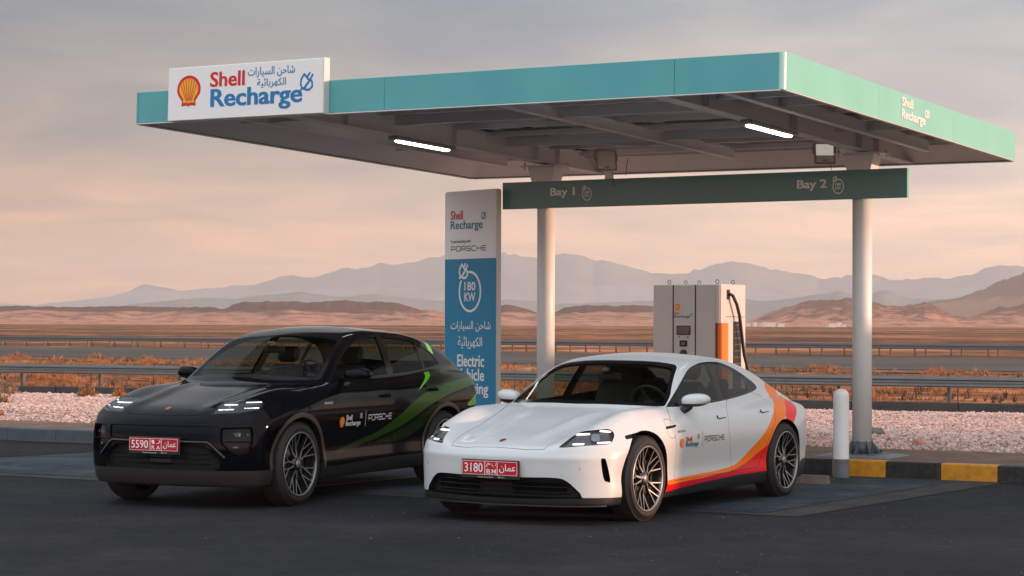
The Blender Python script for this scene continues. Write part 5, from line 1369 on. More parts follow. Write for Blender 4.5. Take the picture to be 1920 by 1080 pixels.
# ---- bay sign across the posts
by = .5461; BO = Vector((4.0008, 23.806, 0)); BA = Vector((math.cos(by), -math.sin(by), 0)); BB = Vector((math.sin(by), math.cos(by), 0))
bs = thing('bay_sign', 'long dark green beam sign reading Bay 1 and Bay 2, fixed across the two posts', 'sign', BO, -by)
xs0, xs1 = -4.713, .603; zs0, zs1 = 3.088, 3.421
MB().box(((xs0 + xs1) / 2, -.16, (zs0 + zs1) / 2), (xs1 - xs0, .055, zs1 - zs0), bev=.004).build('sign_panel', m_dgreen, bs)
MB().box((xs1 + .004, -.16, (zs0 + zs1) / 2), (.010, .060, zs1 - zs0)).build('end_cap', m_green, bs)
for x in (0, -4.15): MB().box((x, -.125, (zs0 + zs1) / 2), (.12, .03, .20)).build('bracket', m_steel, bs)
Mb = face_matrix((0, -.1895, 0), (1, 0, 0), (0, -1, 0))
print_obj('lettering', [text2d('Bay 1', (-4.02, 3.205, -3.67, 3.335), .014, .04)], Mb, m_signprint, bs); print_obj('lettering', [text2d('Bay 2', (-.725, 3.195, -.355, 3.325), .014, .04)], Mb, m_signprint, bs)
print_obj('charging_symbol', ring_icon(-3.50, 3.245, .075, .011), Mb, m_signprint, bs); print_obj('charging_symbol', ring_icon(-.215, 3.238, .080, .011), Mb, m_signprint, bs)
dp = MB().tube([(0, 0, 3.40), (0, 0, 3.78)], .055, 20).build('downpipe', m_post, None); dp.location = P1 + CA * .62 + CB * .5; dp.scale = (1, 1, 1); tag(dp, 'short white pipe between the bay sign and the canopy beside the left post', 'pipe')

# ---- linear lights under the cross beams
def tube_light(x, label):
    t = thing('tube_light', label, 'light', group='tube lights under the cross beams'); t.matrix_world = CM @ Matrix.Translation((x, 2.92, BZ - .005))
    MB().box((0, 0, -.02), (.16, 1.36, .05), bev=.02).build('housing', m_lampbody, t); MB().box((0, 0, -.052), (.085, 1.16, .030), bev=.013).build('lit_tube', m_lamp, t)
    MB().box((0, -.45, .012), (.05, .04, .03)).box((0, .45, .012), (.05, .04, .03)).build('clip', m_edge, t)
tube_light(-1.42, 'lit tube light under the right cross beam of the canopy'); tube_light(-6.09, 'lit tube light under the left cross beam of the canopy')

# ---- flood lights
def flood(loc, rz, tilt, label, lit):
    t = thing('flood_light', label, 'light', loc, rz, 'flood lights under the canopy'); Mt = Matrix.Rotation(tilt, 4, 'X')
    MB().box((0, 0, 0), (.23, .035, .26), Mt, bev=.028).build('housing', m_ledbed, t)
    MB().box((0, -.003, 0), (.245, .026, .275), Mt, bev=.03).build('rim', m_lampbody, t)
    if lit:
        b = MB()
        for i in range(12):
            for j in range(7): b.box((-.093 + i * .017, -.020, .105 - j * .021), (.012, .006, .015), Mt)
        o = b.build('led_array', m_ledoff, t)
    MB().box((0, -.019, -.095), (.06, .002, .010), Mt).build('maker_plate', m_blackprint, t)
    MB().tube([(-.13, .0, .0), (-.13, .06, .06), (-.13, .10, .12), (.13, .10, .12), (.13, .06, .06), (.13, 0, 0)], .008, 6).build('bracket', m_lampbody, t)
    MB().tube([(.07, .0, -.13), (.085, .01, -.20), (.10, .02, -.30)], .004, 6).build('cable', m_blackplastic, t)
flood((1.095, 24.3, 3.565), .10, R(-24), 'left flood light under the canopy, blank pale face, tilted', False)
flood((3.645, 24.3, 3.655), -.06, R(-22), 'right flood light under the canopy with a visible grid of diodes', True)
MB().tube([(1.35, 24.4, 3.60), (1.33, 24.4, 3.40)], .004, 6).build('loose_cable', m_blackplastic, can).matrix_parent_inverse = can.matrix_world.inverted()

# ---- tall sign panel
ty = R(50); TO = Vector((-.50, 26.35, 0)); tt = thing('sign_panel', 'tall white and blue charging sign panel standing between the cars', 'sign', TO, -ty)
tw = 1.045; th = 3.20
def rounded(w, h, r, n=6):
    P = []
    for cx_, cz_, a0 in ((w / 2 - r, h - r, 0), (-w / 2 + r, h - r, 90), (-w / 2 + .01, .01, 180), (w / 2 - .01, .01, 270)):
        rr_ = r if a0 < 180 else .01
        for k in range(n + 1): a = R(a0 + 90 * k / n); P.append((cx_ + rr_ * math.cos(a), cz_ + rr_ * math.sin(a)))
    return P
Mv = Matrix(((1, 0, 0, 0), (0, 0, -1, 0), (0, 1, 0, 0), (0, 0, 0, 1)))
MB().prism(rounded(tw, th, .035), -.035, .035, Matrix.Translation((0, 0, .14)) @ Mv).build('casing', m_edge, tt)
zd = 2.475
Pw = [p for p in rounded(tw - .02, th - .01, .03) if p[1] > 1.0]; Pw = Pw[:14] + [(-tw / 2 + .01, zd - .14), (tw / 2 - .01, zd - .14)]
MB().prism(Pw, .0355, .040, Matrix.Translation((0, 0, .14)) @ Mv).build('white_face', m_signwhite, tt)
MB().box((0, -.0375, (zd + .16) / 2), (tw - .02, .005, zd - .16)).build('blue_face', m_signblue, tt)
Mt_ = face_matrix((0, -.0425, 0), (1, 0, 0), (0, -1, 0))
# picture columns measured on the photograph: width 100 px for the face
def tx(px): return (px - 886) / 100 * tw * 1.0
def tz(py): return 1.667 + (605.2 - py) * 26.35 / CAM_F
print_obj('red_lettering', [text2d('Shell', (tx(848), tz(411), tx(872), tz(394)), .012, .02)], Mt_, m_lred, tt)
print_obj('blue_lettering', [text2d('Recharge', (tx(848), tz(434), tx(910), tz(413)), .012, .02), plug_icon((tx(907), tz(413), tx(917), tz(398)))], Mt_, mat('grey_blue_print', (.05, .22, .36), .45), tt)
print_obj('small_lettering', [text2d('In partnership with', (tx(849), tz(457), tx(887), tz(449)), .01)], Mt_, m_blackprint, tt)
print_obj('wide_lettering', [wide_word('PORSCHE', (tx(849), tz(471), tx(917), tz(461)))], Mt_, m_blackprint, tt)
ri = ring_icon(0, 0, .225, .026, True)
V_, T_ = cat2(ri); V_[:, 0] = V_[:, 0] * 1.18 + tx(886); V_[:, 1] = V_[:, 1] * 1.10 + tz(547)
print_obj('charging_symbol', [(V_, T_)], Mt_, m_white, tt)
print_obj('arabic_lettering', [text2d('شاحن السيارات', (tx(849), tz(622), tx(926), tz(602)), .004, .03), text2d('الكهربائية', (tx(863), tz(655), tx(910), tz(631)), .004, .03)], Mt_, m_white, tt)
print_obj('lettering', [text2d('Electric', (tx(862), tz(688), tx(914), tz(665)), .016, .03), text2d('Vehicle', (tx(860), tz(714), tx(914), tz(691)), .016, .03), text2d('Charging', (tx(851), tz(745), tx(922), tz(717)), .016, .03)], Mt_, m_white, tt)
MB().box((0, 0, .15), (1.2, .35, .06), bev=.01).build('base', m_postgrey, tt)

# ---- charger
ch = thing('charging_cabinet', 'grey and pale charging cabinet with orange panels and cables, behind the white car', 'charger', (2.74, 27.30, .165), -CY)
m_cab = mat('cabinet_grey', (.58, .565, .55), .5); m_cabside = mat('cabinet_white', (.66, .62, .60), .45)
m_orange = mat('cabinet_orange', (.80, .22, .02), .4); m_dred = mat('cabinet_red', (.30, .015, .02), .45)
Wc, Dc, Hc = .985, .78, 2.02
MB().box((-Wc / 2, Dc / 2, Hc / 2), (Wc, Dc, Hc), bev=.006).build('cabinet', m_cabside, ch)
for xa, xb in ((-Wc + .004, -.700), (-.680, -.375), (-.355, -.075)):
    MB().box(((xa + xb) / 2, -.008, Hc / 2), (xb - xa, .016, Hc - .02), bev=.004).build('front_panel', m_cab, ch)
for x in (-.690, -.365): MB().box((x, -.002, Hc / 2), (.018, .012, Hc - .02)).build('dark_joint', m_blackplastic, ch)
MB().box((-.045, -.006, Hc / 2), (.055, .012, Hc - .02), bev=.003).build('corner_panel', m_cabside, ch)
zz = lambda py: 1.667 + (607 - py) * 27.2 / CAM_F - .165
Mc_ = face_matrix((0, -.0175, 0), (1, 0, 0), (0, -1, 0))
lg = shell_logo(-.625, zz(576), .085); print_obj('emblem', [lg[0][0]], Mc_, m_lorange, ch); print_obj('emblem', [(lg[1][0][0] * np.array([1, 1, 1]), lg[1][0][1])], Mc_, m_lyel, ch)
print_obj('lettering', [text2d('Shell', (-.672, zz(590), -.60, zz(585)), .01)], Mc_, m_lred, ch)
print_obj('lettering', [text2d('Recharge', (-.672, zz(598), -.44, zz(591)), .01, .02), plug_icon((-.44, zz(592), -.41, zz(587)))], Mc_, m_teal_print, ch)
sc_ = MB().box((-.535, -.020, zz(620)), (.205, .012, .125), bev=.008).build('screen', m_blackplastic, ch); MB().box((-.535, -.027, zz(620)), (.175, .004, .100)).build('display', mat('display_glass', (.10, .09, .10), .15, coat=.5), sc_)
cr = MB().box((-.535, -.020, zz(645)), (.115, .014, .082), bev=.008).build('card_reader', m_blackplastic, ch); MB().box((-.535, -.028, zz(645)), (.05, .004, .03)).build('reader_mark', m_bezel, cr)
for x in (-.60, -.47): MB().box((x, -.018, zz(633)), (.018, .003, .018)).build('button_mark', m_blackprint, ch)
MB().lathe([(0, .02), (.05, .02), (.055, 0)], 24, 'Z', face_matrix((-.535, -.016, zz(664)), (1, 0, 0), (0, -1, 0))).build('stop_button', m_blackplastic, ch)
MB().box((-.052, -.016, (zz(606) + .1) / 2), (.035, .012, zz(606) - .1)).build('red_corner_strip', m_dred, ch)
MB().box((-.012, -.016, (zz(606) + .1) / 2), (.045, .014, zz(606) - .1)).build('orange_panel', m_orange, ch)
MB().box((.008, .10, (zz(606) + .1) / 2), (.014, .19, zz(606) - .1), bev=.003).build('orange_panel', m_orange, ch)
# side: cable outlet, cable, holster grille
MB().box((.004, .22, zz(552)), (.012, .085, .13)).build('cable_outlet', m_blackplastic, ch)
MB().tube([(.02, .22, zz(551)), (.06, .24, zz(554)), (.075, .33, zz(570)), (.075, .42, zz(592)), (.07, .50, zz(625)), (.075, .57, zz(665)), (.09, .66, zz(695)), (.11, .66, .30), (.08, .55, .5)], [.022] * 9, 12).build('charging_cable', m_blackplastic, ch)
gr_ = MB().box((.004, .50, zz(603) / 2 + .05), (.012, .235, zz(603) - .1)).build('vent_panel', m_blackplastic, ch)
for k in range(15): MB().box((.012, .50, zz(603) - .05 - k * .085), (.010, .20, .016)).build('vent_slat', m_bezel, gr_)
MB().box((.003, .45, zz(594)), (.008, .60, .006)).build('side_seam', m_blackplastic, ch)
for x, y in ((-.82, .14), (-.82, .64), (-.60, .60), (-.12, .14), (-.12, .64)):
    Me = Matrix.Translation((x, y, Hc + .035)); ring = [Me @ Vector((.022 * math.cos(t), 0, .026 * math.sin(t) + .0)) for t in np.linspace(0, 2 * math.pi, 17)]
    MB().tube(ring, .006, 6, cap=False).tube([(x, y, Hc - .01), (x, y, Hc + .012)], .010, 8).build('lifting_eye', m_bezel, ch)
MB().box((-Wc - .012, .30, Hc / 2 - .35), (.022, .34, 1.25)).build('side_cable_holder', m_blackplastic, ch)
MB().box((-Wc / 2, Dc / 2, -.01), (Wc + .14, Dc + .14, .05)).build('plinth', m_kdark, ch)

# ---- bollard, wheel stop
bo = thing('bollard', 'white bollard with grey lower part in front of the striped kerb', 'bollard', (3.575, 22.62, 0))
MB().lathe([(.0, .965), (.03, .962), (.058, .948), (.076, .925), (.084, .90), (.085, .86), (.085, .20)], 36).build('tube', m_post, bo)
MB().lathe([(.0865, .205), (.0865, .0), (.12, .0)], 36).build('grey_sleeve', m_postgrey, bo)
ws_ = MB().add([(-.9, 0, 0), (-.9, .15, 0), (-.9, .11, .095), (-.9, .04, .095), (0, 0, 0), (0, .15, 0), (0, .11, .095), (0, .04, .095)], [(0, 1, 2, 3), (4, 7, 6, 5), (0, 4, 5, 1), (1, 5, 6, 2), (2, 6, 7, 3), (3, 7, 4, 0)]).build('wheel_stop', mat('concrete_wheel_stop', (.20, .165, .145), .85, noise=(12, .5, (.14, .115, .10)), bump=(50, .3, .005)))
ws_.location = (3.24, 21.55, 0.0); ws_.rotation_euler = (0, 0, -KY); tag(ws_, 'brown concrete wheel stop behind the rear wheel of the white car', 'wheel stop')

# ---- the shop that shades the forecourt, out of the picture on the right
sd = Vector((math.cos(SUN_AZ), math.sin(SUN_AZ), 0)); sn = Vector((-sd.y, sd.x, 0))
def perp(v): return v.dot(sn)
def bld(name, label, d0, n0, n1, h, depth=9):
    t = thing(name, label, 'building', sd * d0 + sn * ((n0 + n1) / 2), math.atan2(sd.y, sd.x))
    m = MATS.get('shop_wall') or mat('shop_wall', (.55, .50, .45), .8)
    MB().box((depth / 2, 0, h / 2), (depth, n1 - n0, h)).build('wall', m, t); MB().box((depth / 2, 0, h + .12), (depth + .3, n1 - n0, .22)).build('roof', m_kdark, t); return t
bld('shop_building', 'flat roofed station shop beyond the right edge of the photo', 27, 18.15, 26.4, 1.95 + 23 * math.tan(SUN_EL) - .23)
bld('shop_annex', 'low annex of the station shop beyond the right edge of the photo', 27, 26.45, 30.6, .75 + 24 * math.tan(SUN_EL) - .23)
# ---- white saloon with the orange and red sweep
def white_saloon():
    F = make_field_saloon(); ph = .5418
    paint = mat('white_car_paint', (.60, .625, .63), .34, coat=.35); paint.node_tree.nodes['Principled BSDF'].inputs['Coat Roughness'].default_value = .10
    m_or = mat('orange_film', (.95, .20, .006), .35, coat=.05, spec=.3)
    m_rd = mat('red_film', (.80, .010, .008), .35, coat=.05, spec=.3)
    nt = m_rd.node_tree; b = nt.nodes['Principled BSDF']; tc = nt.nodes.new('ShaderNodeTexCoord'); sp = nt.nodes.new('ShaderNodeSeparateXYZ'); rp = nt.nodes.new('ShaderNodeValToRGB')
    mr = nt.nodes.new('ShaderNodeMapRange'); mr.inputs['From Min'].default_value = -.4; mr.inputs['From Max'].default_value = -2.6
    rp.color_ramp.elements[0].color = (.78, .008, .012, 1); rp.color_ramp.elements[1].color = (.88, .012, .005, 1)
    e = rp.color_ramp.elements.new(.5); e.color = (.55, .004, .045, 1)
    nt.links.new(tc.outputs['Object'], sp.inputs[0]); nt.links.new(sp.outputs['X'], mr.inputs['Value']); nt.links.new(mr.outputs[0], rp.inputs[0]); nt.links.new(rp.outputs[0], b.inputs['Base Color'])
    fx = lambda x0: (lambda V: x0 - V[:, 0])
    hl = poly_from([(.801, .56, .641, 1), (.744, .589, .681), (.653, .623, .731), (.581, .658, .764), (.538, .726, .778), (.427, .81, .786), (.393, .833, .779), (.388, .861, .754), (.424, .883, .72), (.484, .895, .683), (.528, .89, .668), (.687, .768, .659), (.762, .643, .646)], ph)
    gr = smooth_poly([(-.2, .395), (.229, .394), (.551, .396), (.643, .369), (.704, .313), (.742, .271, 1), (.757, .228, 1), (-.2, .228)], 5)
    vi = poly_from([(.63, .871, .538), (.608, .884, .554), (.588, .897, .536), (.546, .915, .371), (.575, .905, .36), (.607, .884, .388)], ph)
    br = poly_from([(.283, .915, .727, 1), (.10, .944, .748, 1), (.10, .955, .712, 1), (.295, .932, .697, 1)], 'side', 1)
    vent = poly_from([(-.40, 0, .776, 1), (-.64, 0, .785, 1), (-.60, 0, .765, 1), (-.41, 0, .752, 1)], 'side', 1)
    d1 = smooth_poly([(-.70, .935, 1), (-.535, .80), (-.57, .67), (-.59, .55), (-.585, .30, 1), (-1.79, .305, 1), (-1.76, .45), (-1.69, .66), (-1.73, .80), (-1.885, .96, 1), (-1.5, .99), (-1.1, .97)], 6)
    d2 = smooth_poly([(-1.885, .96, 1), (-1.73, .80), (-1.69, .66), (-1.76, .45), (-1.79, .305, 1), (-2.33, .32, 1), (-2.42, .45), (-2.60, .66), (-2.74, .82), (-2.80, .97, 1), (-2.4, 1.03), (-2.1, 1.0)], 6)
    hood = smooth_poly([(.86, -.3), (.86, .3), (.827, .459), (.584, .50), (.257, .53), (-.05, .57), (-.40, .66), (-.62, .72, 1), (-.55, .4), (-.46, 0, 1), (-.46, -.1, 1), (.5, -.3)], 6)
    hoodline = smooth_poly([(.881, 0), (.878, .15), (.868, .30), (.835, .455, 1), (.60, .492), (.257, .52), (-.05, .56), (-.40, .65), (-.70, .76)], 6, closed=False)
    port = smooth_poly([(-.42, .80), (-.46, .835), (-.55, .83), (-.585, .80), (-.58, .70), (-.54, .675), (-.47, .68), (-.43, .71)], 5)
    up = [(-3.04, 1.052), (-3.02, .97), (-2.80, .88), (-2.60, .755), (-2.41, .63), (-2.175, .505), (-1.882, .375), (-1.515, .338), (-1.005, .326), (-.50, .312)]
    orange = smooth_poly(up + [(-.42, .29, 1), (-.484, .27, 1), (-1.003, .287), (-1.51, .303), (-1.804, .319), (-2.089, .375), (-2.331, .459), (-2.575, .563), (-2.80, .70), (-2.95, .79), (-3.05, .874), (-3.30, .95), (-3.45, 1.06, 1), (-3.2, 1.15, 1)], 5)
    redlo = smooth_poly([(-.40, .29, 1), (-.40, .0, 1), (-2.9, .0, 1), (-2.9, .80, 1), (-2.575, .563), (-2.331, .459), (-2.089, .375), (-1.804, .319), (-1.51, .303), (-1.003, .287)], 5)
    redup = smooth_poly([(-3.05, .874, 1), (-3.25, .945), (-3.42, .955, 1), (-3.36, .87), (-3.20, .78), (-3.05, .68, 1), (-2.90, .72, 1), (-2.95, .79)], 5)
    side_mask = lambda V: .45 - V[:, 1]
    bars = [((.628, .65, .744), (.595, .732, .749)), ((.485, .798, .771), (.422, .839, .763)), ((.732, .678, .668), (.694, .737, .671)), ((.602, .837, .678), (.511, .887, .680))]
    leds = []
    for a, b2 in bars:
        u, v = proj(np.array([a, b2]), ph); leds.append(np.array([(u[0] - .012, v[0] - .0075), (u[1] + .012, v[1] - .0075), (u[1] + .020, v[1]), (u[1] + .012, v[1] + .0075), (u[0] - .012, v[0] + .0075), (u[0] - .020, v[0])]))
    def decals():
        o = []
        sx = lambda x: -x
        b = (sx(-.646), .586, sx(-.738), .655); c = ((b[0] + b[2]) / 2, (b[1] + b[3]) / 2)
        lg = shell_logo(c[0], c[1], .080)
        o.append(('shell_emblem', [lg[0][0]], m_lorange)); o.append(('shell_emblem', [lg[1][0]], mat('emblem_inner', (.85, .2, .03), .4)))
        o.append(('shell_lettering', [text2d('Shell', (.775, .630, .90, .672), .012, .02)], m_lred))
        o.append(('recharge_lettering', [text2d('Recharge', (.775, .572, 1.035, .628), .014, .03), plug_icon((1.02, .645, 1.065, .69))], m_teal_print))
        o.append(('divider_line', [stroke2d([[(1.13, .567), (1.13, .706)]], .005)], m_blackprint))
        o.append(('wide_lettering', [wide_word('PORSCHE', (1.165, .612, 1.575, .662))], m_blackprint))
        o.append(('small_lettering', [text2d('electric', (.62, .715, .78, .742), .0)], m_blackprint))
        return o
    cfg = dict(windscreen=[(-.35, .951), (0, .949), (.237, .951), (.50, .945), (.70, .938), (.781, .94, 1), (.760, 1.02), (.726, 1.085), (.68, 1.17), (.636, 1.245), (.603, 1.276), (.537, 1.297), (.336, 1.319), (0, 1.326), (-.35, 1.319)], ws_x=-1.72,
               rear_glass=[(-.3, 1.285), (.3, 1.28), (.46, 1.25), (.53, 1.16), (.55, 1.06), (.40, 1.02), (0, 1.00), (-.3, 1.01)], rg_x=-2.4,
               dlo=[(-.70, .932, 1), (-.90, 1.04), (-1.13, 1.155), (-1.36, 1.25), (-1.60, 1.296), (-1.84, 1.311), (-2.12, 1.300), (-2.38, 1.24), (-2.62, 1.15), (-2.77, 1.08), (-2.74, 1.035), (-2.43, 1.0), (-1.948, .966), (-1.547, .945), (-1.115, .93)],
               pillar_cuts=(-1.3, -2.2), bpillar=[(-1.69, .90), (-1.80, 1.33), (-1.90, 1.33), (-1.80, .90)], extra_pillars=[[(-2.50, .90), (-2.585, 1.28), (-2.61, 1.28), (-2.525, .90)], [(-.60, .90), (-.60, 1.2), (-.93, 1.2), (-.86, .90)]],
               arches=[(0, .408, 1.10), (-2.9, .398, 1.0)], axle_z=.352,
               low_line=[(-4.1, .36), (-3.35, .34), (-3.2, .275), (-2.54, .275), (-1.9, .270), (-1.0, .24), (-.455, .212), (.2, .215), (.34, .225), (.75, .234), (1.0, .238)],
               m_lip=m_blackplastic, m_arch=m_blackplastic, m_bucket=mat('headlight_bucket', (.085, .085, .085), .3, .4), m_led=m_ledw,
               recesses=[('headlight', ph, hl, .05, [], lambda V: np.maximum(.1 - V[:, 0], .3 - V[:, 1])), ('grille', 'front', gr, .07, ['front_lip'], fx(.45)), ('corner_intake', ph, vi, .045, [], lambda V: np.maximum(.1 - V[:, 0], .3 - V[:, 1])),
                         ('marker_slot', 'side', br, .012, [], side_mask), ('fender_vent', 'side', vent, .015, [], side_mask)],
               gaps=[lambda V: np.maximum(np.abs(sdpoly(V[:, 0], V[:, 2], d1)) * np.where(V[:, 1] > .45, 1, 99), 0),
                     lambda V: np.abs(sdpoly(V[:, 0], V[:, 2], d2)) * np.where(V[:, 1] > .45, 1, 99)],
               panels=[('front_door', region('side', d1, side_mask)), ('rear_door', region('side', d2, side_mask))],
               livery_cuts={'red_stripe': [lambda V: V[:, 2] - .765]},
               livery=[('orange_stripe', region('side', orange, lambda V: .3 - V[:, 1]), m_or), ('red_stripe', lambda V: np.minimum(region('side', redlo, side_mask)(V), region('side', redup, side_mask)(V)), m_rd)],
               leds=leds, projector=((.588, .799, .72), .036, .030),
               lin=(.62, -.35, -3.6), floor_z=.30, belt_z=.925, seat_x=-1.78, sw_dz=.0, inner_mirror=(-1.12, 0, 1.18),
               rim_r=.272, tyre_r=.356, track=.865, mirror=(-.93, .965, .985), mirror_d=(.15, .25, .125), sill_z=.15,
               plate=(.955, .462, .54, .118), reg=('3180', 'BM', ('م', 'ب')), crest=(.756, .68), decals=decals, decal_mid=-1.1,
               handles=[(-1.60, .805), (-2.52, .828)], handle_kind='flush')
    # signed versions of the gap curves (needed for a clean two-sided cut)
    cfg['gaps'] = [lambda V: np.where(V[:, 1] > .45, sdpoly(V[:, 0], V[:, 2], d1), 9.0), lambda V: np.where(V[:, 1] > .45, sdpoly(V[:, 0], V[:, 2], d2), 9.0),
                   lambda V: np.where((V[:, 1] > .45) & (V[:, 2] < .9), sdpoly(V[:, 0], V[:, 2], port), 9.0),
                   lambda V: np.where((V[:, 0] > -.72) & (V[:, 2] > .57) & (V[:, 1] < .85), dline(V[:, 0], V[:, 1], hoodline), 9.0)]
    root, S = build_car('parked_saloon', 'white electric saloon with an orange and red sweep, front car of the two', F, (-4.2, -.04, .08), (1.05, 1.07, 1.47), cfg, (.3142, 18.1237), ph, paint, 'body')
    # grille slats and lower splitter
    for z in (.27, .315, .355):
        ys = np.linspace(-.66, .66, 31) * (1 - (z - .27) * .6); xs = S.surf_x(np.abs(ys), np.full(31, z)) - .03
        MB().tube([(xs[i], ys[i], z) for i in range(31)], .006, 8).build('grille_slat', m_gloss, root)
    for s in (1, -1):
        ys = np.linspace(.16, .62, 16); xs = S.surf_x(ys, np.full(16, .33)) - .045
        V = [(xs[i], s * ys[i], .365 - .10 * (i > 12) * 0) for i in range(16)] + [(xs[i] - .02, s * ys[i], .255) for i in range(16)]
        mesh_obj('cooling_flap', V, [(i, i + 1, 17 + i, 16 + i) for i in range(15)], m_gloss, root)
    ys = np.linspace(-.90, .90, 61); xs = S.surf_x(np.abs(ys), np.full(61, .19)); xs = np.where(np.abs(ys) > .86, np.minimum(xs, xs[4]), xs)
    sp_ = MB(); n = 61
    V = [(xs[i] + .022, ys[i], .168) for i in range(n)] + [(xs[i] + .022, ys[i], .158) for i in range(n)] + [(xs[i] - .12, ys[i] * .97, .158) for i in range(n)] + [(xs[i] - .12, ys[i] * .97, .168) for i in range(n)]
    Fq = [(k * n + i, k * n + i + 1, ((k + 1) % 4) * n + i + 1, ((k + 1) % 4) * n + i) for k in range(4) for i in range(n - 1)]
    sp_.add(V, Fq); sp_.build('splitter', m_blackplastic, root)
    # parking sensors
    for y in (.735, -.735):
        x = float(S.surf_x(np.array([abs(y)]), np.array([.473]))[0]); n_ = normals(F, np.array([[x, abs(y), .473]]))[0] * np.array([1, math.copysign(1, y), 1])
        MB().lathe([(.0105, .0), (.0125, .0015), (.0145, .0)], 20, 'Z', face_matrix((x, y, .473), (0, 1, 0), n_)).build('parking_sensor', m_bezel, root)
    # marker bracket filling and roof fin
    return root, S
white_root, WS = white_saloon()
# ---- black coupe SUV with the green sweep
def black_suv():
    F = make_field_suv(); ph = .4404
    paint = mat('black_car_paint', (.003, .0035, .005), .06, coat=.0, spec=.12)
    m_gb = mat('bright_green_film', (.12, .60, .015), .3, coat=.5)
    m_gd = mat('dark_green_film', (.03, .14, .008), .25, coat=.1, spec=.2)
    nt = m_gd.node_tree; b = nt.nodes['Principled BSDF']; tc = nt.nodes.new('ShaderNodeTexCoord'); sp = nt.nodes.new('ShaderNodeSeparateXYZ'); rp = nt.nodes.new('ShaderNodeValToRGB')
    mr = nt.nodes.new('ShaderNodeMapRange'); mr.inputs['From Min'].default_value = -.6; mr.inputs['From Max'].default_value = -3.6
    E_ = rp.color_ramp.elements; E_[0].color = (.004, .008, .003, 1); E_[1].color = (.034, .125, .006, 1)
    e = E_.new(.25); e.color = (.012, .050, .004, 1); e = E_.new(.6); e.color = (.022, .090, .005, 1)
    nt.links.new(tc.outputs['Object'], sp.inputs[0]); nt.links.new(sp.outputs['X'], mr.inputs['Value']); nt.links.new(mr.outputs[0], rp.inputs[0]); nt.links.new(rp.outputs[0], b.inputs['Base Color'])
    m_gdd = mat('deep_green_film', (.007, .024, .004), .25, coat=.1, spec=.15)
    hl = poly_from([(.736, .468, .846, 1), (.66, .462, .885), (.586, .465, .915), (.47, .50, .95), (.40, .616, .979), (.355, .73, .981), (.329, .782, .965), (.38, .82, .93), (.488, .835, .886), (.56, .78, .873), (.655, .701, .856)], ph)
    fog = poly_from([(.776, .612, .724), (.775, .618, .731), (.65, .828, .736), (.637, .85, .728), (.632, .862, .66), (.641, .855, .575), (.672, .829, .500), (.69, .80, .488), (.742, .738, .482), (.785, .655, .56), (.785, .615, .61)], ph, 3)
    gr = smooth_poly([(-.2, .575), (.42, .575), (.50, .55), (.60, .46), (.615, .40), (.60, .365), (.5, .352), (-.2, .352)], 5)
    d1 = smooth_poly([(-.80, 1.115, 1), (-.72, .98), (-.685, .86), (-.69, .70), (-.70, .42, 1), (-.72, .36, 1), (-1.93, .34, 1), (-1.90, .60), (-1.915, .90), (-2.06, 1.145, 1), (-1.6, 1.16), (-1.1, 1.15)], 6)
    d2 = smooth_poly([(-2.06, 1.145, 1), (-1.915, .90), (-1.90, .60), (-1.93, .34, 1), (-2.35, .36, 1), (-2.44, .52), (-2.62, .80), (-2.82, 1.0), (-3.0, 1.19, 1), (-2.6, 1.23), (-2.3, 1.19)], 6)
    hoodline = smooth_poly([(.795, 0), (.785, .2), (.755, .38), (.70, .46), (.55, .46), (.40, .465), (.10, .52), (-.25, .60), (-.62, .72)], 6, closed=False)
    sm = lambda V: .4 - V[:, 1]
    g1 = smooth_poly([(-3.12, 1.56, 1), (-3.22, 1.56, 1), (-3.185, 1.335, 1), (-3.09, 1.345, 1)], 2)
    g2 = smooth_poly([(-2.76, 1.152, 1), (-2.89, 1.161, 1), (-2.62, 1.07), (-2.30, .955, 1), (-2.53, 1.06)], 4)
    g3 = smooth_poly([(-3.36, .805, 1), (-3.62, .90, 1), (-3.95, .93, 1), (-3.95, .83, 1), (-3.46, .785, 1)], 2)
    sw = smooth_poly([(-.60, .418, 1), (-1.0, .505), (-1.54, .595), (-1.941, .735), (-2.216, .86), (-2.527, .965), (-3.0, 1.04), (-3.60, 1.09, 1), (-3.9, 1.12, 1), (-3.9, 1.02, 1), (-3.55, 1.00), (-2.96, .925), (-2.572, .83), (-2.234, .705), (-1.9, .605), (-1.403, .515), (-.809, .432)], 5)
    sw2 = smooth_poly([(-2.55, 1.08, 1), (-2.9, 1.17, 1), (-3.3, 1.20, 1), (-3.9, 1.25, 1), (-3.9, 1.12, 1), (-3.0, 1.045), (-2.6, .985)], 5)
    sw3 = smooth_poly([(-1.5, .50, 1), (-1.9, .575), (-2.234, .67), (-2.572, .80), (-2.96, .90), (-3.55, .99, 1), (-3.5, .90, 1), (-2.95, .86), (-2.6, .70), (-2.3, .56), (-1.95, .49)], 5)
    band_ = smooth_poly([(-.2, .742, 1), (.2, .742), (.45, .742), (.555, .735, 1), (.55, .66), (.53, .62, 1), (.3, .615), (-.2, .615, 1)], 4)
    bars = [((.565, .519, .925), (.575, .65, .928)), ((.5, .707, .946), (.39, .784, .948)), ((.677, .525, .882), (.642, .653, .888)), ((.585, .734, .897), (.49, .816, .9))]
    leds = []
    for a, b2 in bars:
        u, v = proj(np.array([a, b2]), ph); leds.append(np.array([(u[0] - .01, v[0] - .0042), (u[1] + .01, v[1] - .0042), (u[1] + .01, v[1] + .0042), (u[0] - .01, v[0] + .0042)]))
    m_emb = mat('emblem_orange', (.85, .20, .03), .4)
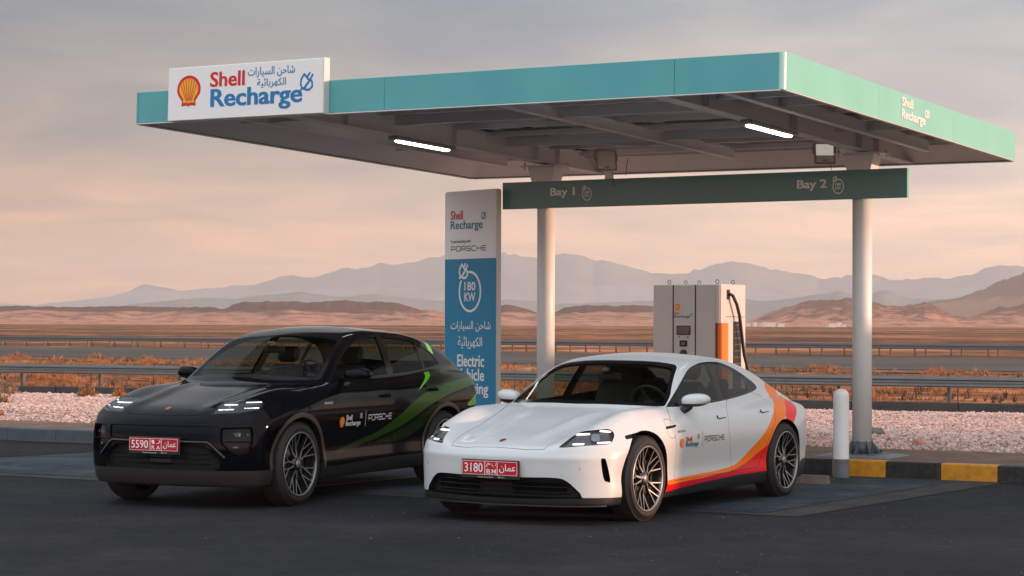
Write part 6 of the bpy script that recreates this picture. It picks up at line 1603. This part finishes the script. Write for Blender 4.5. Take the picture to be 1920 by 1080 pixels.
    def decals():
        lg = shell_logo(.808, .722, .105); o = []
        o.append(('shell_emblem', [lg[0][0]], m_emb)); o.append(('shell_emblem', [lg[1][0]], mat('emblem_inner_light', (.90, .30, .06), .4)))
        o.append(('shell_lettering', [text2d('Shell', (.885, .735, 1.01, .785), .012, .02)], m_white))
        o.append(('recharge_lettering', [text2d('Recharge', (.885, .668, 1.185, .728), .014, .03), plug_icon((1.165, .745, 1.21, .80))], m_white))
        o.append(('divider_line', [stroke2d([[(1.283, .665), (1.283, .815)]], .006)], m_white))
        o.append(('wide_lettering', [wide_word('PORSCHE', (1.335, .715, 1.80, .775))], m_white))
        o.append(('small_lettering', [text2d('electric', (.45, .903, .62, .93), .0)], m_white))
        return o
    m_ws_b = glass_mat('tinted_windscreen', (.50, .55, .50), refl=.30); m_side_b = glass_mat('tinted_side_glass', (.42, .47, .40), refl=.3)
    cfg = dict(glass=(m_ws_b, m_side_b, m_side_b), windscreen=[(-.35, 1.14), (0, 1.140), (.3, 1.133), (.503, 1.122), (.66, 1.112), (.735, 1.115, 1), (.72, 1.20), (.69, 1.32), (.655, 1.42), (.625, 1.49), (.58, 1.515), (.45, 1.538), (.3, 1.552), (0, 1.565), (-.35, 1.55)], ws_x=-1.75,
               rear_glass=[(-.3, 1.50), (.3, 1.495), (.48, 1.46), (.55, 1.38), (.57, 1.30), (.40, 1.26), (0, 1.25), (-.3, 1.26)], rg_x=-2.9,
               dlo=[(-.78, 1.122, 1), (-.95, 1.23), (-1.18, 1.36), (-1.50, 1.478), (-1.916, 1.535), (-2.287, 1.540), (-2.653, 1.508), (-2.988, 1.43), (-3.20, 1.31), (-3.26, 1.225), (-3.18, 1.205), (-2.80, 1.175), (-2.4, 1.148), (-1.9, 1.132), (-1.3, 1.12)],
               pillar_cuts=(-1.4, -2.5), bpillar=[(-1.92, 1.08), (-2.06, 1.58), (-2.17, 1.58), (-2.05, 1.08)], extra_pillars=[[(-2.78, 1.10), (-2.86, 1.58), (-2.89, 1.58), (-2.81, 1.10)], [(-.70, 1.08), (-.70, 1.45), (-1.02, 1.45), (-.96, 1.08)]],
               arch_trim=.042, m_band=paint, arches=[(0, .430, 1.10), (-2.9, .435, 1.0)], axle_z=.372,
               low_line=[(-4.1, .46), (-3.4, .44), (-3.2, .36), (-2.4, .345), (-1.5, .335), (-.60, .315), (.3, .352), (.6, .350), (1.0, .350)],
               m_lip=mat('satin_dark_skirt', (.034, .031, .029), .38, coat=.1), m_arch=mat('arch_trim_sunlit_black', (.075, .050, .038), .34, coat=.2), m_bucket=mat('headlight_bucket_dark', (.022, .024, .027), .3, .4), m_led=m_led,  # black arch trim with warm sunlight put into its brown tint
               recesses=[('headlight', ph, hl, .04, [], lambda V: np.maximum(.1 - V[:, 0], .3 - V[:, 1])), ('bumper_band', 'front', band_, .012, [], lambda V: .4 - V[:, 0]), ('grille', 'front', gr, .07, [], lambda V: .4 - V[:, 0]), ('corner_intake', ph, fog, .05, [], lambda V: np.maximum(.1 - V[:, 0], .3 - V[:, 1]))],
               gaps=[lambda V: np.where(V[:, 1] > .4, sdpoly(V[:, 0], V[:, 2], d1), 9.0), lambda V: np.where(V[:, 1] > .4, sdpoly(V[:, 0], V[:, 2], d2), 9.0),
                     lambda V: np.where((V[:, 0] > -.68) & (V[:, 2] > .75) & (V[:, 1] < .8), dline(V[:, 0], V[:, 1], hoodline), 9.0)], gap_w=.0016,
               panels=[('front_door', region('side', d1, sm)), ('rear_door', region('side', d2, sm))],
               livery_cuts={'bright_green_stripe': [lambda V: V[:, 2] - 1.22, lambda V: V[:, 2] - .93], 'dark_green_swoosh': [lambda V: V[:, 2] - (.99 + .1 * (V[:, 0] + 3.5))]},
               livery=[('bright_green_stripe', lambda V: np.minimum(np.minimum(region('side', g1, sm)(V), region('side', g2, sm)(V)), region('side', g3, sm)(V)), m_gb), ('green_swoosh', region('side', sw, sm), m_gd),
                       ('dark_green_swoosh', lambda V: np.minimum(region('side', sw2, sm)(V), region('side', sw3, sm)(V)), m_gdd)],
               leds=leds, projector=((.62, .60, .905), .010, .010),
               lin=(.80, -.45, -3.6), floor_z=.42, belt_z=1.105, seat_x=-1.75, sw_dz=.02, inner_mirror=(-1.10, 0, 1.40),
               rim_r=.287, tyre_r=.378, track=.850, mirror=(-1.04, .96, 1.16), mirror_d=(.17, .26, .14), sill_z=.20,
               plate=(.915, .574, .52, .112), reg=('5590', 'RA', ('ا', 'ر')), crest=(.697, .883), decals=decals, decal_mid=-1.25,
               handles=[(-1.69, .948), (-2.65, .982)], handle_kind='bar')
    root, S = build_car('parked_suv', 'black electric coupe SUV with a green sweep on its rear flank', F, (-4.1, -.04, .12), (1.0, 1.07, 1.70), cfg, (-2.7896, 19.3703), ph, paint, 'body')
    # fog lamps in the corner openings
    for s in (1, -1):
        for (x, y, z, w_, h_) in ((.70, .70, .665, .10, .045), (.64, .785, .665, .05, .04), (.71, .70, .555, .08, .03)):
            MB().box((0, 0, 0), (.03, w_, h_), Matrix.Translation((x - .02, s * y, z)) @ Matrix.Rotation(s * .35, 4, 'Z'), bev=.010).build('fog_lamp', m_projector if z > .6 else m_bezel, root)
        MB().box((0, 0, 0), (.02, .24, .012), Matrix.Translation((.685, s * .74, .605)) @ Matrix.Rotation(s * .5, 4, 'Z')).build('intake_blade', m_gloss, root)
    for z in (.41, .455, .50):
        ys = np.linspace(-.52, .52, 21); xs = S.surf_x(np.abs(ys), np.full(21, z)) - .035
        MB().tube([(xs[i], ys[i], z) for i in range(21)], .006, 8).build('grille_slat', m_gloss, root)
    MB().box((.80, 0, .45), (.04, .22, .12), bev=.015).build('radar_cover', m_dash, root)
    m_foldp = mat('fold_paint', (.006, .006, .007), .18, spec=.5)
    # crisp fold running across the bumper and down to the corner openings
    for s in (1, -1):
        ys = np.concatenate([np.linspace(0, .50, 14), np.linspace(.53, .66, 6)]); zs = np.concatenate([np.full(14, .575), np.linspace(.56, .44, 6)]) + .02
        xs = S.surf_x(ys, zs)
        MB().tube([(xs[i] + .002, s * ys[i], zs[i] + .004) for i in range(20)], .016, 8).build('bumper_fold', m_foldp, root)
    return root, S
black_root, BS = black_suv()
